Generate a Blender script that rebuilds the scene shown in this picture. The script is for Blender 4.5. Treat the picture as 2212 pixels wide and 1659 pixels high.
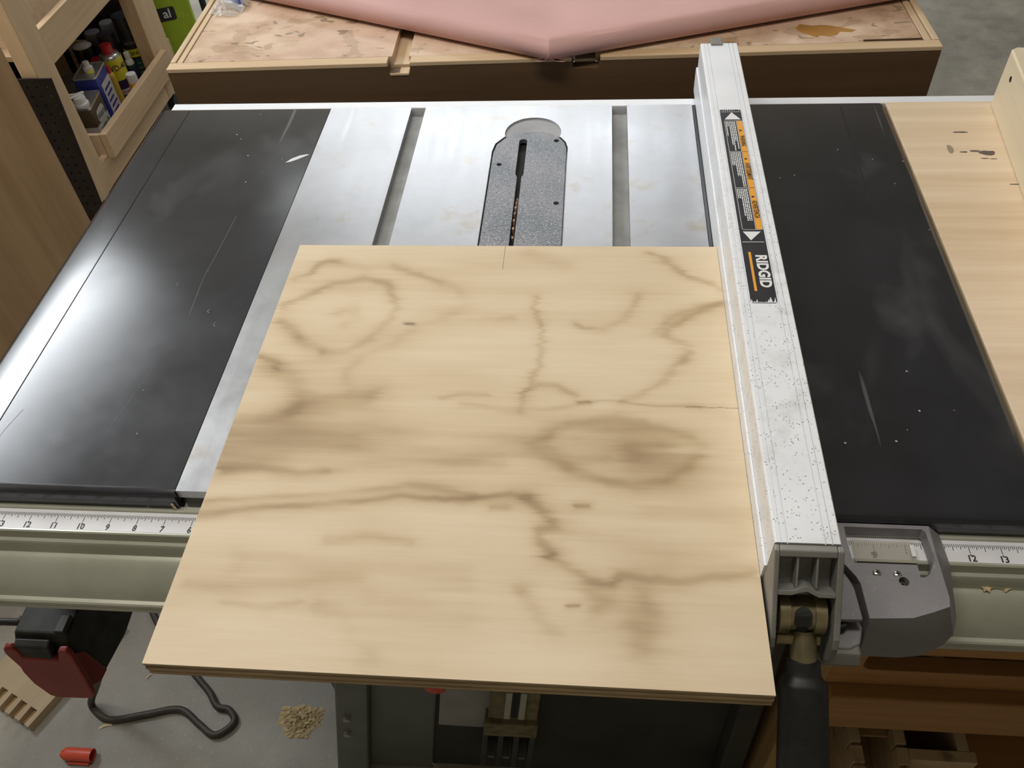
import bpy, bmesh, math, random
import numpy as np
from mathutils import Vector, Matrix
random.seed(7)
S = bpy.context.scene
for o in list(bpy.data.objects): bpy.data.objects.remove(o)
T = 0.86                      # saw table height above the floor; all z below are measured from the table top

# ---------------------------------------------------------------- camera
def make_camera():
    yaw, pitch, roll = [math.radians(a) for a in (-7.7801, 47.771, -4.676)]
    f = Vector((math.sin(yaw)*math.cos(pitch), math.cos(yaw)*math.cos(pitch), -math.sin(pitch)))
    r = Vector((math.cos(yaw), -math.sin(yaw), 0)); u = r.cross(f)
    r2 = r*math.cos(roll)+u*math.sin(roll); u2 = u*math.cos(roll)-r*math.sin(roll)
    cam = bpy.data.cameras.new('camera'); cam.sensor_width = 36; cam.lens = 1852.44*36/2212; cam.clip_start = .02
    o = bpy.data.objects.new('camera', cam); S.collection.objects.link(o)
    m = Matrix((r2, u2, -f)).transposed().to_4x4(); m.translation = (-.0035, -.4148, .6123+T)
    o.matrix_world = m; S.camera = o
make_camera()
# ---------------------------------------------------------------- light
S.view_settings.view_transform = 'Standard'; S.view_settings.look = 'None'
S.view_settings.gamma = 1; S.view_settings.use_curve_mapping = False
S.view_settings.exposure = -0.13
W = bpy.data.worlds.new('world'); S.world = W; W.use_nodes = True
W.node_tree.nodes['Background'].inputs[0].default_value = (1, .9, .72, 1)
W.node_tree.nodes['Background'].inputs[1].default_value = .05
def lamp(name, loc, sx, sy, power, col, rz=0):
    l = bpy.data.lights.new(name, 'AREA'); l.shape = 'RECTANGLE'; l.size = sx; l.size_y = sy; l.energy = power; l.color = col
    o = bpy.data.objects.new(name, l); S.collection.objects.link(o); o.location = loc; o.rotation_euler = (0, 0, rz)
COOL = (.90, .95, 1.0)
lamp('ceiling_lamp_side', (-2.26, 1.70, 2.44), .50, 1.5, 68, COOL)
lamp('ceiling_lamp_back', (-.50, 3.10, 2.44), 1.8, .24, 31, COOL)
lamp('ceiling_lamp_front', (-.35, .15, 2.44), 1.3, .25, 18, (1, .955, .89))

# ---------------------------------------------------------------- materials
class N:
    def __init__(s, name):
        s.m = bpy.data.materials.new(name); s.m.use_nodes = True; s.t = s.m.node_tree; s.n = s.t.nodes; s.l = s.t.links
        s.b = s.n['Principled BSDF']; s.co = None
    def new(s, typ, **kw):
        n = s.n.new(typ)
        for k, v in kw.items(): setattr(n, k, v)
        return n
    def put(s, sock, v):
        if hasattr(v, 'is_output'): s.l.new(v, sock)
        else:
            if sock.type == 'RGBA' and len(v) == 3: v = (*v, 1)
            sock.default_value = v
    def vec(s, scale=(1, 1, 1), rot=(0, 0, 0), loc=(0, 0, 0)):
        if s.co is None: s.co = s.new('ShaderNodeTexCoord').outputs['Object']
        mp = s.new('ShaderNodeMapping'); s.put(mp.inputs['Vector'], s.co)
        mp.inputs['Scale'].default_value = scale; mp.inputs['Rotation'].default_value = rot; mp.inputs['Location'].default_value = loc
        return mp.outputs[0]
    def noise(s, scale, detail=3, rough=.5, vec=None, dist=0):
        n = s.new('ShaderNodeTexNoise'); s.put(n.inputs['Vector'], vec if vec is not None else s.vec())
        n.inputs['Scale'].default_value = scale; n.inputs['Detail'].default_value = detail
        n.inputs['Roughness'].default_value = rough; n.inputs['Distortion'].default_value = dist
        return n.outputs['Fac']
    def voro(s, scale, vec=None, feature='F1'):
        n = s.new('ShaderNodeTexVoronoi', feature=feature); s.put(n.inputs['Vector'], vec if vec is not None else s.vec())
        n.inputs['Scale'].default_value = scale; return n
    def ramp(s, fac, stops, interp='LINEAR'):
        n = s.new('ShaderNodeValToRGB'); s.put(n.inputs[0], fac); e = n.color_ramp.elements; n.color_ramp.interpolation = interp
        while len(e) < len(stops): e.new(.5)
        for k, (p, c) in enumerate(stops):
            e[k].position = p
            if isinstance(c, (int, float)): c = (c, c, c)
            e[k].color = (*c, 1)
        return n.outputs[0]
    def mix(s, fac, a, b, mode='MIX'):
        n = s.new('ShaderNodeMix', data_type='RGBA', blend_type=mode)
        s.put(n.inputs[0], fac); s.put(n.inputs[6], a); s.put(n.inputs[7], b); return n.outputs[2]
    def math(s, op, a, b=0.0, clamp=False):
        n = s.new('ShaderNodeMath', operation=op, use_clamp=clamp); s.put(n.inputs[0], a); s.put(n.inputs[1], b); return n.outputs[0]
    def bump(s, h, strength=.2, dist=.001):
        n = s.new('ShaderNodeBump'); n.inputs['Strength'].default_value = strength; n.inputs['Distance'].default_value = dist
        s.put(n.inputs['Height'], h); s.l.new(n.outputs[0], s.b.inputs['Normal'])
    def out(s, col, rough=.5, metal=0.0, spec=None):
        s.put(s.b.inputs['Base Color'], col); s.put(s.b.inputs['Roughness'], rough); s.put(s.b.inputs['Metallic'], metal)
        if spec is not None: s.b.inputs['Specular IOR Level'].default_value = spec
        return s.m

def plain(name, col, rough=.5, metal=0.0, var=.12, scale=30, spec=None):
    """plain painted / moulded surface with a little mottling"""
    n = N(name); f = n.noise(scale, 4)
    dk = tuple(c*(1-var) for c in col); lt = tuple(min(1, c*(1+var)) for c in col)
    return n.out(n.ramp(f, [(.3, dk), (.7, lt)]), rough, metal, spec)

def wood(name, light, dark, axis='x', fine=90, coarse=7, blot=.5, rough=.55, knots=True):
    """straight-grained board: streaks run along the axis"""
    n = N(name); k = {'x': 0, 'y': 1, 'z': 2}[axis]
    def sc(a, b): v = [a]*3; v[k] = b; return tuple(v)
    g1 = n.noise(fine, 4, .6, n.vec(sc(1, .035)))
    g2 = n.noise(coarse, 5, .55, n.vec(sc(1, .13)), .6)
    mx = n.math('ADD', n.math('MULTIPLY', g1, .35), n.math('MULTIPLY', g2, .65))
    mid = tuple((a+b)/2 for a, b in zip(light, dark))
    col = n.ramp(mx, [(.36, dark), (.47, mid), (.60, light)])
    if knots:
        v = n.voro(5.5, n.vec(sc(1, .45)))
        kn = n.ramp(v.outputs['Distance'], [(.035, 1.0), (.075, 0.0)])
        col = n.mix(n.math('MULTIPLY', kn, .55), col, tuple(c*.45 for c in dark))
    n.bump(g1, .12, .0006)
    return n.out(col, rough)

def m_concrete():
    n = N('concrete_floor')
    a = n.noise(2.2, 6, .62); b = n.noise(14, 6, .7); c = n.noise(160, 3)
    col = n.ramp(n.math('ADD', n.math('MULTIPLY', a, .6), n.math('MULTIPLY', b, .4)), [(.34, (.22, .205, .175)), (.5, (.335, .315, .272)), (.66, (.45, .425, .37))])
    col = n.mix(n.ramp(c, [(.62, 0), (.72, .35)]), col, (.60, .55, .45))
    dust = n.math('MULTIPLY', n.ramp(n.noise(5, 5, .6, n.vec(loc=(3, 1, 0))), [(.52, 0), (.7, .45)]), 1.0)
    col = n.mix(dust, col, (.52, .47, .36))
    sp = n.voro(55, n.vec(loc=(.3, .2, 0))); fl = n.ramp(sp.outputs['Distance'], [(.06, .8), (.11, 0)])
    col = n.mix(fl, col, (.52, .46, .36))
    big = n.ramp(n.noise(1.1, 5, .6, n.vec(loc=(5.2, 2.1, 0)), .6), [(.44, 0), (.58, .45)]); col = n.mix(big, col, (.17, .16, .14))
    n.bump(b, .25, .003)
    return n.out(col, n.ramp(b, [(.3, .42), (.7, .68)]))

def m_iron():
    n = N('cast_iron')
    br = n.noise(120, 4, .6, n.vec((1, .05, 1))); bl = n.noise(9, 5, .6); st = n.noise(16, 6, .65, n.vec(loc=(1.3, .4, 0)))
    col = n.ramp(bl, [(.3, (.42, .425, .44)), (.7, (.56, .565, .58))])
    col = n.mix(n.math('MULTIPLY', n.ramp(st, [(.57, 0), (.70, 1)]), .5), col, (.40, .32, .20))
    fl = n.noise(420, 2); col = n.mix(n.ramp(fl, [(.74, 0), (.8, .5)]), col, (.16, .15, .14))
    rg = n.math('ADD', n.ramp(bl, [(.3, .25), (.7, .36)]), n.math('MULTIPLY', br, .08))
    n.bump(br, .06, .0004)
    return n.out(col, rg, .85)

def m_wing():
    n = N('black_wing_paint')
    bl = n.noise(7, 6, .65); sc1 = n.noise(60, 3, .5, n.vec((1, .03, 1), (0, 0, -.28))); sc2 = n.noise(70, 3, .5, n.vec((1, .04, 1), (0, 0, .35)))
    col = n.ramp(bl, [(.3, (.011, .012, .017)), (.7, (.021, .0225, .030))])
    smear = n.ramp(n.noise(9, 3, .5, n.vec((1, .55, 1), loc=(.7, .1, 0)), .3), [(.56, 0), (.80, .55)])
    col = n.mix(smear, col, (.115, .118, .125))
    scr = n.math('MAXIMUM', n.ramp(sc1, [(.735, 0), (.76, .5)]), n.ramp(sc2, [(.75, 0), (.775, .4)]))
    col = n.mix(scr, col, (.20, .20, .21))
    d = n.voro(48); dust = n.ramp(d.outputs['Distance'], [(.035, .9), (.06, 0)])
    d2 = n.voro(23, n.vec(loc=(.37, .11, 0))); dust2 = n.ramp(d2.outputs['Distance'], [(.022, .9), (.032, 0)])
    keep = n.ramp(n.noise(6, 2, .5, n.vec(loc=(2, 5, 0))), [(.48, 0), (.56, 1)])
    col = n.mix(n.math('MULTIPLY', n.math('MAXIMUM', dust, dust2), keep), col, (.55, .50, .42))
    rg = n.ramp(bl, [(.25, .17), (.75, .25)])
    n.bump(bl, .02, .001)
    return n.out(col, n.math('ADD', rg, n.math('MULTIPLY', smear, .12)), 0.0, .85)

def m_fence():
    n = N('fence_aluminium')
    bl = n.noise(14, 5, .6); br = n.noise(160, 2, .5, n.vec((1, .03, 1)))
    col = n.ramp(bl, [(.3, (.82, .84, .88)), (.7, (.89, .91, .95))])
    # dirt specks gather on the front half of the fence
    sp = n.voro(420); v = n.ramp(sp.outputs['Distance'], [(.17, 1), (.28, 0)])
    pick = n.ramp(n.noise(90, 2), [(.50, 0), (.56, 1)])
    sx = n.new('ShaderNodeSeparateXYZ'); n.put(sx.inputs[0], n.vec())
    near = n.ramp(n.math('ADD', n.math('MULTIPLY', sx.outputs[1], -1.6), .55), [(.12, 0.04), (.62, .9)])
    col = n.mix(n.math('MULTIPLY', n.math('MULTIPLY', v, pick), near), col, (.14, .13, .11))
    dirt = n.math('MULTIPLY', n.ramp(n.noise(25, 6, .7), [(.52, 0), (.68, .35)]), near)
    col = n.mix(dirt, col, (.42, .42, .34))
    n.bump(br, .05, .0003)
    return n.out(col, .42, .12)

def m_rail():
    n = N('rail_aluminium')
    bl = n.noise(10, 5, .6); br = n.noise(60, 3, .5, n.vec((.04, 1, 1)))
    col = n.ramp(bl, [(.3, (.44, .445, .36)), (.7, (.56, .56, .475))])
    col = n.mix(n.ramp(n.noise(30, 5, .7, n.vec((.5, 1, 1))), [(.64, 0), (.74, .35)]), col, (.30, .28, .20))
    n.bump(br, .05, .0004)
    return n.out(col, .34, .35)

def m_castgrey(name='carriage_casting', col=(.27, .262, .275), rough=.46):
    n = N(name); g = n.noise(260, 2); b = n.noise(18, 5, .6)
    c = n.ramp(b, [(.3, tuple(x*.85 for x in col)), (.7, tuple(x*1.12 for x in col))])
    c = n.mix(n.ramp(g, [(.62, 0), (.75, .3)]), c, (.45, .44, .42))
    n.bump(g, .10, .0005)
    return n.out(c, rough, .25)

def m_insert():
    n = N('speckled_grey_enamel'); a = n.voro(430); b = n.noise(300, 2); h = n.noise(20, 3)
    c = n.ramp(h, [(.35, (.17, .185, .20)), (.65, (.235, .23, .25))])
    c = n.mix(n.ramp(a.outputs['Distance'], [(.10, .9), (.34, 0)]), c, (.62, .64, .68))
    c = n.mix(n.ramp(b, [(.60, 0), (.7, .55)]), c, (.06, .065, .07))
    n.bump(a.outputs['Distance'], .3, .0008)
    return n.out(c, .35, .3)

def m_plytop():
    n = N('figured_plywood_face')
    at = n.new('ShaderNodeAttribute', attribute_name='figure'); f = at.outputs['Fac']
    st = n.noise(420, 3, .6, n.vec((.03, 1, 1))); st2 = n.noise(38, 5, .6, n.vec((.10, 1, 1)), .5)
    f2 = n.math('ADD', f, n.math('MULTIPLY', n.math('SUBTRACT', st2, .5), .42))
    f3 = n.math('ADD', f2, n.math('MULTIPLY', n.math('SUBTRACT', st, .5), .16))
    col = n.ramp(f3, [(0, (.71, .59, .415)), (.20, (.645, .515, .345)), (.52, (.50, .375, .225)), (1, (.32, .22, .12))])
    pores = n.ramp(n.noise(900, 2, .5, n.vec((.05, 1, 1))), [(.70, 0), (.78, .30)])
    col = n.mix(pores, col, (.38, .24, .12))
    ck = n.new('ShaderNodeAttribute', attribute_name='check'); col = n.mix(ck.outputs['Fac'], col, (.13, .085, .05))
    n.bump(st, .10, .0005)
    return n.out(col, .52, 0, .35)

def m_plyedge(name, c1, c2):
    n = N(name); g = n.noise(180, 4, .6, n.vec((.12, .12, 1))); d = n.noise(60, 3, .6, n.vec((.3, .3, 1)))
    c = n.ramp(g, [(.3, c2), (.65, c1)]); c = n.mix(n.ramp(d, [(.62, 0), (.72, .6)]), c, tuple(x*.35 for x in c2))
    return n.out(c, .7)

def m_outfeed():
    n = N('stained_worktop')
    a = n.noise(6, 6, .62, None, .5); b = n.noise(15, 4, .55, n.vec((1, 1.4, 1))); g = n.noise(70, 3, .5, n.vec((.08, 1, 1)))
    c = n.ramp(n.math('ADD', n.math('MULTIPLY', a, .55), n.math('MULTIPLY', b, .45)), [(.37, (.38, .23, .14)), (.47, (.57, .395, .265)), (.57, (.73, .56, .405))])
    c = n.mix(n.math('MULTIPLY', g, .22), c, (.50, .33, .20))
    pink = n.ramp(n.noise(4, 4, .6, n.vec(loc=(4, 2, 0))), [(.46, 0), (.62, .5)]); c = n.mix(pink, c, (.66, .44, .34))
    sp = n.noise(34, 2, .45, n.vec((1, 1.8, 1), loc=(1, 7, 0)), .8); c = n.mix(n.ramp(sp, [(.655, 0), (.675, .7)]), c, (.20, .145, .085))
    sp2 = n.noise(14, 2, .45, n.vec((1, 1.5, 1), loc=(5, 7, 0)), .9); c = n.mix(n.ramp(sp2, [(.60, 0), (.612, .38)]), c, (.33, .22, .12))
    return n.out(c, .5)

def m_paper():
    n = N('pink_rosin_paper'); f = n.noise(260, 3, .6); b = n.noise(7, 4, .6)
    c = n.ramp(b, [(.3, (.585, .335, .31)), (.7, (.65, .385, .355))]); c = n.mix(n.math('MULTIPLY', f, .25), c, (.70, .46, .43))
    n.bump(f, .12, .0006)
    return n.out(c, .72)

MT = dict(
    concrete=m_concrete(), iron=m_iron(), wing=m_wing(), fence=m_fence(), rail=m_rail(), cast=m_castgrey(),
    castdark=m_castgrey('head_casting', (.24, .235, .215), .5), insert=m_insert(), plytop=m_plytop(), outfeed=m_outfeed(), paper=m_paper(),
    e1=m_plyedge('ply_edge_pale', (.62, .47, .27), (.44, .31, .17)), e2=m_plyedge('ply_edge_dark', (.46, .33, .18), (.31, .21, .11)),
    drywall=plain('painted_drywall', (.72, .67, .56), .8, var=.04, scale=3), ceil=plain('white_ceiling', (.80, .78, .72), .85, var=.04, scale=3),
    recess=plain('milled_metal', (.40, .40, .41), .58, .5), slot=plain('slot_floor_metal', (.27, .27, .26), .5, .5, .2),
    blade=plain('blade_steel', (.34, .22, .15), .5, .4, .35, 80), dark=plain('dark_void_shade', (.012, .012, .011), .7),  # the dark entry colours in the shade inside holes and slots
    tape=plain('white_scale_tape', (.72, .72, .74), .4, 0, .06), ink=plain('black_ink', (.012, .012, .014), .5), white=plain('white_print', (.78, .78, .79), .45, 0, .05),
    sticker=plain('black_sticker', (.022, .022, .026), .42, 0, .25, 60), orange=plain('orange_print', (.80, .36, .04), .45, 0, .06),
    brass=plain('worn_brassy_steel', (.30, .255, .15), .36, .7, .3, 60), chrome=plain('zinc_screw', (.60, .59, .57), .25, .95, .1),
    lens=None, rubber=plain('black_rubber_grip', (.010, .011, .011), .5, 0, .35, 120), red=plain('red_plastic', (.30, .028, .018), .42, 0, .1, 15),
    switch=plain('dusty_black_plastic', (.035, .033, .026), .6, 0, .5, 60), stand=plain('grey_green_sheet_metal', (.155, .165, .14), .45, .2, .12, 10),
    standdark=plain('charcoal_sheet_metal', (.055, .053, .045), .5, .2, .25, 10), dusty=plain('sawdust_coated_metal', (.17, .14, .075), .8, 0, .35, 60),
    chute=plain('pale_grey_panel', (.30, .295, .28), .5, 0, .15, 14),
    pine=wood('shelf_pine', (.62, .46, .29), (.47, .32, .18), 'z'), piney=wood('shelf_pine_rail', (.60, .44, .275), (.45, .30, .17), 'y', knots=False),
    strip=wood('pale_edge_strip', (.72, .55, .36), (.55, .38, .21), 'x', knots=False), stripy=wood('pale_edge_strip_side', (.72, .56, .37), (.53, .37, .21), 'y', knots=False),
    apron=wood('brown_apron_board', (.125, .070, .030), (.075, .041, .017), 'x', 60, 4),
    extply=wood('extension_plywood', (.80, .655, .48), (.61, .445, .28), 'x', 55, 3.6, knots=False), whitepine=wood('planed_pine', (.80, .71, .52), (.70, .58, .40), 'y', 60, 4),
    cabwood=wood('orange_stained_wood', (.44, .225, .075), (.30, .145, .05), 'x', 90, 7, knots=False), cabpanel=wood('tan_cabinet_panel', (.46, .29, .125), (.34, .205, .085), 'z', 70, 5, knots=False),
    leftply=wood('aged_plywood', (.52, .36, .205), (.36, .225, .115), 'z', 30, 7), floorboard=wood('dovetailed_poplar', (.50, .39, .25), (.39, .285, .17), 'y', 70, 6, knots=False),
    peg=plain('dark_hardboard', (.018, .012, .008), .6, 0, .3, 20, .15), greywood=wood('grey_weathered_board', (.33, .28, .205), (.22, .175, .12), 'y', 60, 5),
    pencil=plain('pencil_line', (.12, .09, .07), .7), amber=plain('amber_varnish', (.42, .215, .055), .22, 0, .15, 40), dust=plain('sawdust', (.52, .41, .235), .95, 0, .25, 150),
    cord=plain('brown_black_cord', (.045, .038, .030), .5, 0, .2), cap=plain('orange_red_plastic', (.62, .085, .045), .4, 0, .08),
    tin=plain('bare_tin', (.55, .55, .53), .3, .85, .1), wplastic=plain('white_plastic', (.72, .71, .70), .4, 0, .04), brown=plain('brown_label', (.085, .058, .035), .5),
    offwhite=plain('off_white_label', (.50, .48, .45), .5, 0, .06), blue=plain('blue_tin', (.022, .028, .235), .4, 0, .08), yellow=plain('yellow_plastic', (.50, .33, .04), .45),
    navy=plain('dark_blue_label', (.028, .020, .075), .4), ylabel=plain('yellow_label', (.66, .58, .03), .45), capred=plain('red_cap', (.45, .022, .018), .4), greycap=plain('grey_cap', (.16, .15, .16), .45),
    blackcan=plain('black_can', (.014, .014, .014), .35), greenlab=plain('dark_green_label', (.022, .058, .036), .45), lime=plain('lime_green_plastic', (.36, .52, .02), .4, 0, .08), purple=plain('dark_plum_lid', (.035, .024, .034), .4),
    bluefilm=plain('blue_print_film', (.10, .22, .60), .4), lightwood=plain('pale_fresh_wood', (.66, .55, .38), .7))
def m_clear(name, col, alpha, rough=.15):
    n = N(name); n.b.inputs['Alpha'].default_value = alpha; n.out(col, rough); n.b.inputs['Specular IOR Level'].default_value = .6; return n.m
MT['lens'] = m_clear('scratched_clear_plastic', (.50, .47, .38), .30, .35); MT['film'] = m_clear('clear_wrapper_film', (.85, .85, .85), .45, .2)

# ---------------------------------------------------------------- mesh helpers
ORG = {}
def tag(o, label, cat, group=None):
    o['label'] = label; o['category'] = cat
    if group: o['group'] = group
    return o
def thing(name, label, cat, loc=(0, 0, 0), group=None):
    o = bpy.data.objects.new(name, None); S.collection.objects.link(o); o.empty_display_size = .02
    o.location = (loc[0], loc[1], loc[2]+T); ORG[o] = Vector(loc); return tag(o, label, cat, group)

class MB:
    def __init__(s): s.v = []; s.f = []; s.mi = []
    def add(s, vs, fs, m=0):
        k = len(s.v); s.v += [tuple(v) for v in vs]
        for f in fs: s.f.append([i+k for i in f]); s.mi.append(m)
        return s
    def box(s, x0, x1, y0, y1, z0, z1, m=0):
        vs = [(x, y, z) for z in (z0, z1) for y in (y0, y1) for x in (x0, x1)]
        return s.add(vs, [(0, 2, 3, 1), (4, 5, 7, 6), (0, 1, 5, 4), (1, 3, 7, 5), (3, 2, 6, 7), (2, 0, 4, 6)], m)
    def obox(s, c, U, V, Wd, m=0):
        """box from a centre and three half-extent vectors"""
        c, U, V, Wd = map(Vector, (c, U, V, Wd)); vs = [c+a*U+b*V+d*Wd for d in (-1, 1) for b in (-1, 1) for a in (-1, 1)]
        return s.add(vs, [(0, 2, 3, 1), (4, 5, 7, 6), (0, 1, 5, 4), (1, 3, 7, 5), (3, 2, 6, 7), (2, 0, 4, 6)], m)
    def loft(s, rings, cap=True, m=0, closed=True):
        n = len(rings[0]); vs = [p for r in rings for p in r]; fs = []
        for i in range(len(rings)-1):
            for j in range(n if closed else n-1):
                a, b = i*n+j, i*n+(j+1) % n; fs.append((a, b, b+n, a+n))
        if cap: fs.append(list(range(n))[::-1]); fs.append([(len(rings)-1)*n+j for j in range(n)])
        return s.add(vs, fs, m)
    def prof(s, pts, x0, x1, m=0):
        """profile of (y, z) points swept along x"""
        return s.loft([[(x, y, z) for y, z in pts] for x in (x0, x1)], True, m)
    def profy(s, pts, y0, y1, m=0):
        return s.loft([[(x, y, z) for x, z in pts] for y in (y0, y1)], True, m)
    def cyl(s, p0, p1, r0, r1=None, n=20, m=0, cap=True):
        p0, p1 = Vector(p0), Vector(p1); d = (p1-p0).normalized(); a = d.orthogonal().normalized(); b = d.cross(a); r1 = r0 if r1 is None else r1
        R = lambda p, r: [p+r*(math.cos(t)*a+math.sin(t)*b) for t in (2*math.pi*k/n for k in range(n))]
        return s.loft([R(p0, r0), R(p1, r1)], cap, m)
    def lathe(s, c, pr, n=24, m=0, axis=(0, 0, 1)):
        """pr: (radius, height) pairs turned about an axis through c"""
        c = Vector(c); d = Vector(axis).normalized(); a = d.orthogonal().normalized(); b = d.cross(a)
        return s.loft([[c+d*h+max(r, 1e-5)*(math.cos(t)*a+math.sin(t)*b) for t in (2*math.pi*k/n for k in range(n))] for r, h in pr], True, m)
    def tube(s, pts, r, n=10, m=0, sub=6):
        P = [Vector(p) for p in pts]; Q = []
        for i in range(len(P)-1):
            a, b, c, d = P[max(i-1, 0)], P[i], P[i+1], P[min(i+2, len(P)-1)]
            for k in range(sub):
                t = k/sub; Q.append(.5*((2*b)+(c-a)*t+(2*a-5*b+4*c-d)*t*t+(3*b-a-3*c+d)*t**3))
        Q.append(P[-1]); rings = []; up = None
        for i, q in enumerate(Q):
            d = (Q[min(i+1, len(Q)-1)]-Q[max(i-1, 0)]).normalized()
            up = d.orthogonal().normalized() if up is None else (up-d*up.dot(d)).normalized()
            w = d.cross(up); rr = r(i/(len(Q)-1)) if callable(r) else r
            rings.append([q+rr*(math.cos(t)*up+math.sin(t)*w) for t in (2*math.pi*k/n for k in range(n))])
        return s.loft(rings, True, m)
    def plate(s, outer, holes, z0, z1, m=0, fn=None):
        """flat plate with holes; fn maps (u, v, w) to xyz"""
        fn = fn or (lambda u, v, w: (u, v, w)); bm = bmesh.new(); loops = [outer]+list(holes)
        for L in loops:
            vs = [bm.verts.new((p[0], p[1], 0)) for p in L]
            for i in range(len(vs)): bm.edges.new((vs[i], vs[(i+1) % len(vs)]))
        bm.verts.index_update(); bmesh.ops.triangle_fill(bm, use_beauty=True, edges=bm.edges[:]); bm.verts.index_update()
        P = [(v.co.x, v.co.y) for v in bm.verts]; F = [[v.index for v in f.verts] for f in bm.faces]; bm.free(); n = len(P)
        vs = [fn(u, v, z0) for u, v in P]+[fn(u, v, z1) for u, v in P]; fs = [f[::-1] for f in F]+[[i+n for i in f] for f in F]; k = 0
        for L in loops:
            for i in range(len(L)): a, b = k+i, k+(i+1) % len(L); fs.append((a, b, b+n, a+n))
            k += len(L)
        return s.add(vs, fs, m)
    def build(s, name, mat, parent=None, org=None, smooth=None, bevel=0, seg=2, recalc=True):
        o = ORG[parent] if parent is not None else Vector(org if org is not None else np.array(s.v).mean(0))
        me = bpy.data.meshes.new(name); me.from_pydata([Vector(v)-o for v in s.v], [], s.f)
        for mm in (mat if isinstance(mat, (list, tuple)) else [mat]): me.materials.append(MT[mm])
        me.polygons.foreach_set('material_index', s.mi)
        if recalc:
            bm = bmesh.new(); bm.from_mesh(me); bmesh.ops.recalc_face_normals(bm, faces=bm.faces[:]); bm.to_mesh(me); bm.free()
        if smooth:
            me.shade_smooth(); me.set_sharp_from_angle(angle=math.radians(smooth))
        ob = bpy.data.objects.new(name, me); S.collection.objects.link(ob)
        if parent is not None: ob.parent = parent
        else: ob.location = (o[0], o[1], o[2]+T)
        ORG[ob] = o
        if bevel:
            b = ob.modifiers.new('bevel', 'BEVEL'); b.width = bevel; b.segments = seg; b.limit_method = 'ANGLE'; b.angle_limit = math.radians(35)
        return ob
def bx(name, mat, parent, *a, bevel=.0006): return MB().box(*a).build(name, mat, parent, bevel=bevel)
def circ(cx, cy, r, n=20, a0=0, a1=2*math.pi):
    full = abs(a1-a0-2*math.pi) < 1e-6
    return [(cx+r*math.cos(a0+(a1-a0)*k/(n if full else n-1)), cy+r*math.sin(a0+(a1-a0)*k/(n if full else n-1))) for k in range(n)]
def rrect(x0, x1, y0, y1, r, n=5):
    h = math.pi/2
    return circ(x1-r, y1-r, r, n, 0, h)+circ(x0+r, y1-r, r, n, h, 2*h)+circ(x0+r, y0+r, r, n, 2*h, 3*h)+circ(x1-r, y0+r, r, n, 3*h, 4*h)
def text(name, body, size, p0, U, V, mat, parent, bold=0.0, sx=1.0, align='CENTER', lift=.00015):
    """flat lettering as a mesh: p0 is the anchor, U the reading direction, V the letters' up"""
    c = bpy.data.curves.new('lettering', 'FONT'); c.body = body; c.size = size; c.align_x = align; c.align_y = 'CENTER'; c.offset = bold; c.resolution_u = 3
    t = bpy.data.objects.new('lettering', c); S.collection.objects.link(t)
    bpy.context.view_layer.update()
    me = bpy.data.meshes.new_from_object(t.evaluated_get(bpy.context.evaluated_depsgraph_get()))
    bpy.data.objects.remove(t); bpy.data.curves.remove(c)
    U, V, p0 = Vector(U).normalized(), Vector(V).normalized(), Vector(p0); n = U.cross(V).normalized(); o = ORG[parent]
    for v in me.vertices: v.co = p0+U*v.co.x*sx+V*v.co.y+n*lift-o
    me.materials.clear(); me.materials.append(MT[mat]); me.name = name
    ob = bpy.data.objects.new(name, me); S.collection.objects.link(ob); ob.parent = parent; ORG[ob] = o
    return ob
def struct(o): o['kind'] = 'structure'; return o

# ---------------------------------------------------------------- the room
FZ = -T
struct(MB().box(-3.2, 3.4, -2.6, 4.6, FZ-.05, FZ).build('floor', 'concrete', org=(0, 0, FZ)))
struct(MB().box(-3.2, 3.4, -2.6, 4.6, 1.62, 1.67).build('ceiling', 'ceil'))
struct(MB().box(-3.25, -3.2, -2.6, 4.6, FZ, 1.62).build('wall_left', 'drywall'))
struct(MB().box(3.4, 3.45, -2.6, 4.6, FZ, 1.62).build('wall_right', 'drywall'))
struct(MB().box(-3.2, 3.4, 4.6, 4.65, FZ, 1.62).build('wall_back', 'drywall'))
struct(MB().box(-3.2, 3.4, -2.65, -2.6, FZ, 1.62).build('wall_front', 'drywall'))

# ---------------------------------------------------------------- table saw
saw = thing('table_saw', 'table saw with bare cast iron top, black steel wings and aluminium front rail', 'table saw', (-.12, .32, FZ))
INS = [(-.132, .20), (-.133, .535), (-.130, .553), (-.1215, .566), (-.116, .572), (-.106, .578), (-.095, .582), (-.083, .583), (-.071, .582), (-.060, .577), (-.049, .567), (-.0425, .556), (-.0395, .543), (-.0390, .20)]
# opening for the insert, running into the round finger recess behind it
OPEN = [(-.1335, .1985), (-.1345, .536), (-.1315, .554), (-.1225, .5675), (-.1205, .570)]+circ(-.0845, .5795, .0365, 21, math.radians(192), math.radians(-17))+[(-.0475, .5675), (-.0412, .557), (-.0382, .544), (-.0375, .1985)]
t = MB()
t.box(-.3696, -.2557, 0, .646, -.010, 0)
t.plate([(-.2361, 0), (.0186, 0), (.0186, .646), (-.2361, .646)], [OPEN], -.010, 0)
t.box(.0382, .1245, 0, .646, -.010, 0)
t.box(-.3690, .1240, .004, .640, -.036, -.0102)
for x0, x1 in ((-.2557, -.2361), (.0186, .0382)): t.box(x0-.001, x1+.001, .001, .641, -.0102, -.0095, 1)
t.plate(circ(-.0845, .5795, .0370, 24, math.radians(-12), math.radians(192)), [], -.0102, -.0022, 2)
top = t.build('table_top', ['iron', 'slot', 'recess'], saw, bevel=.0007)
SLOT = [(-.1010, .487), (-.0985, .481), (-.0985, .22), (-.0932, .22), (-.0932, .481), (-.0912, .487), (-.0912, .5605)]+circ(-.0961, .5605, .0049, 7, 0, math.pi)[1:-1]+[(-.1010, .5605)]
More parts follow.
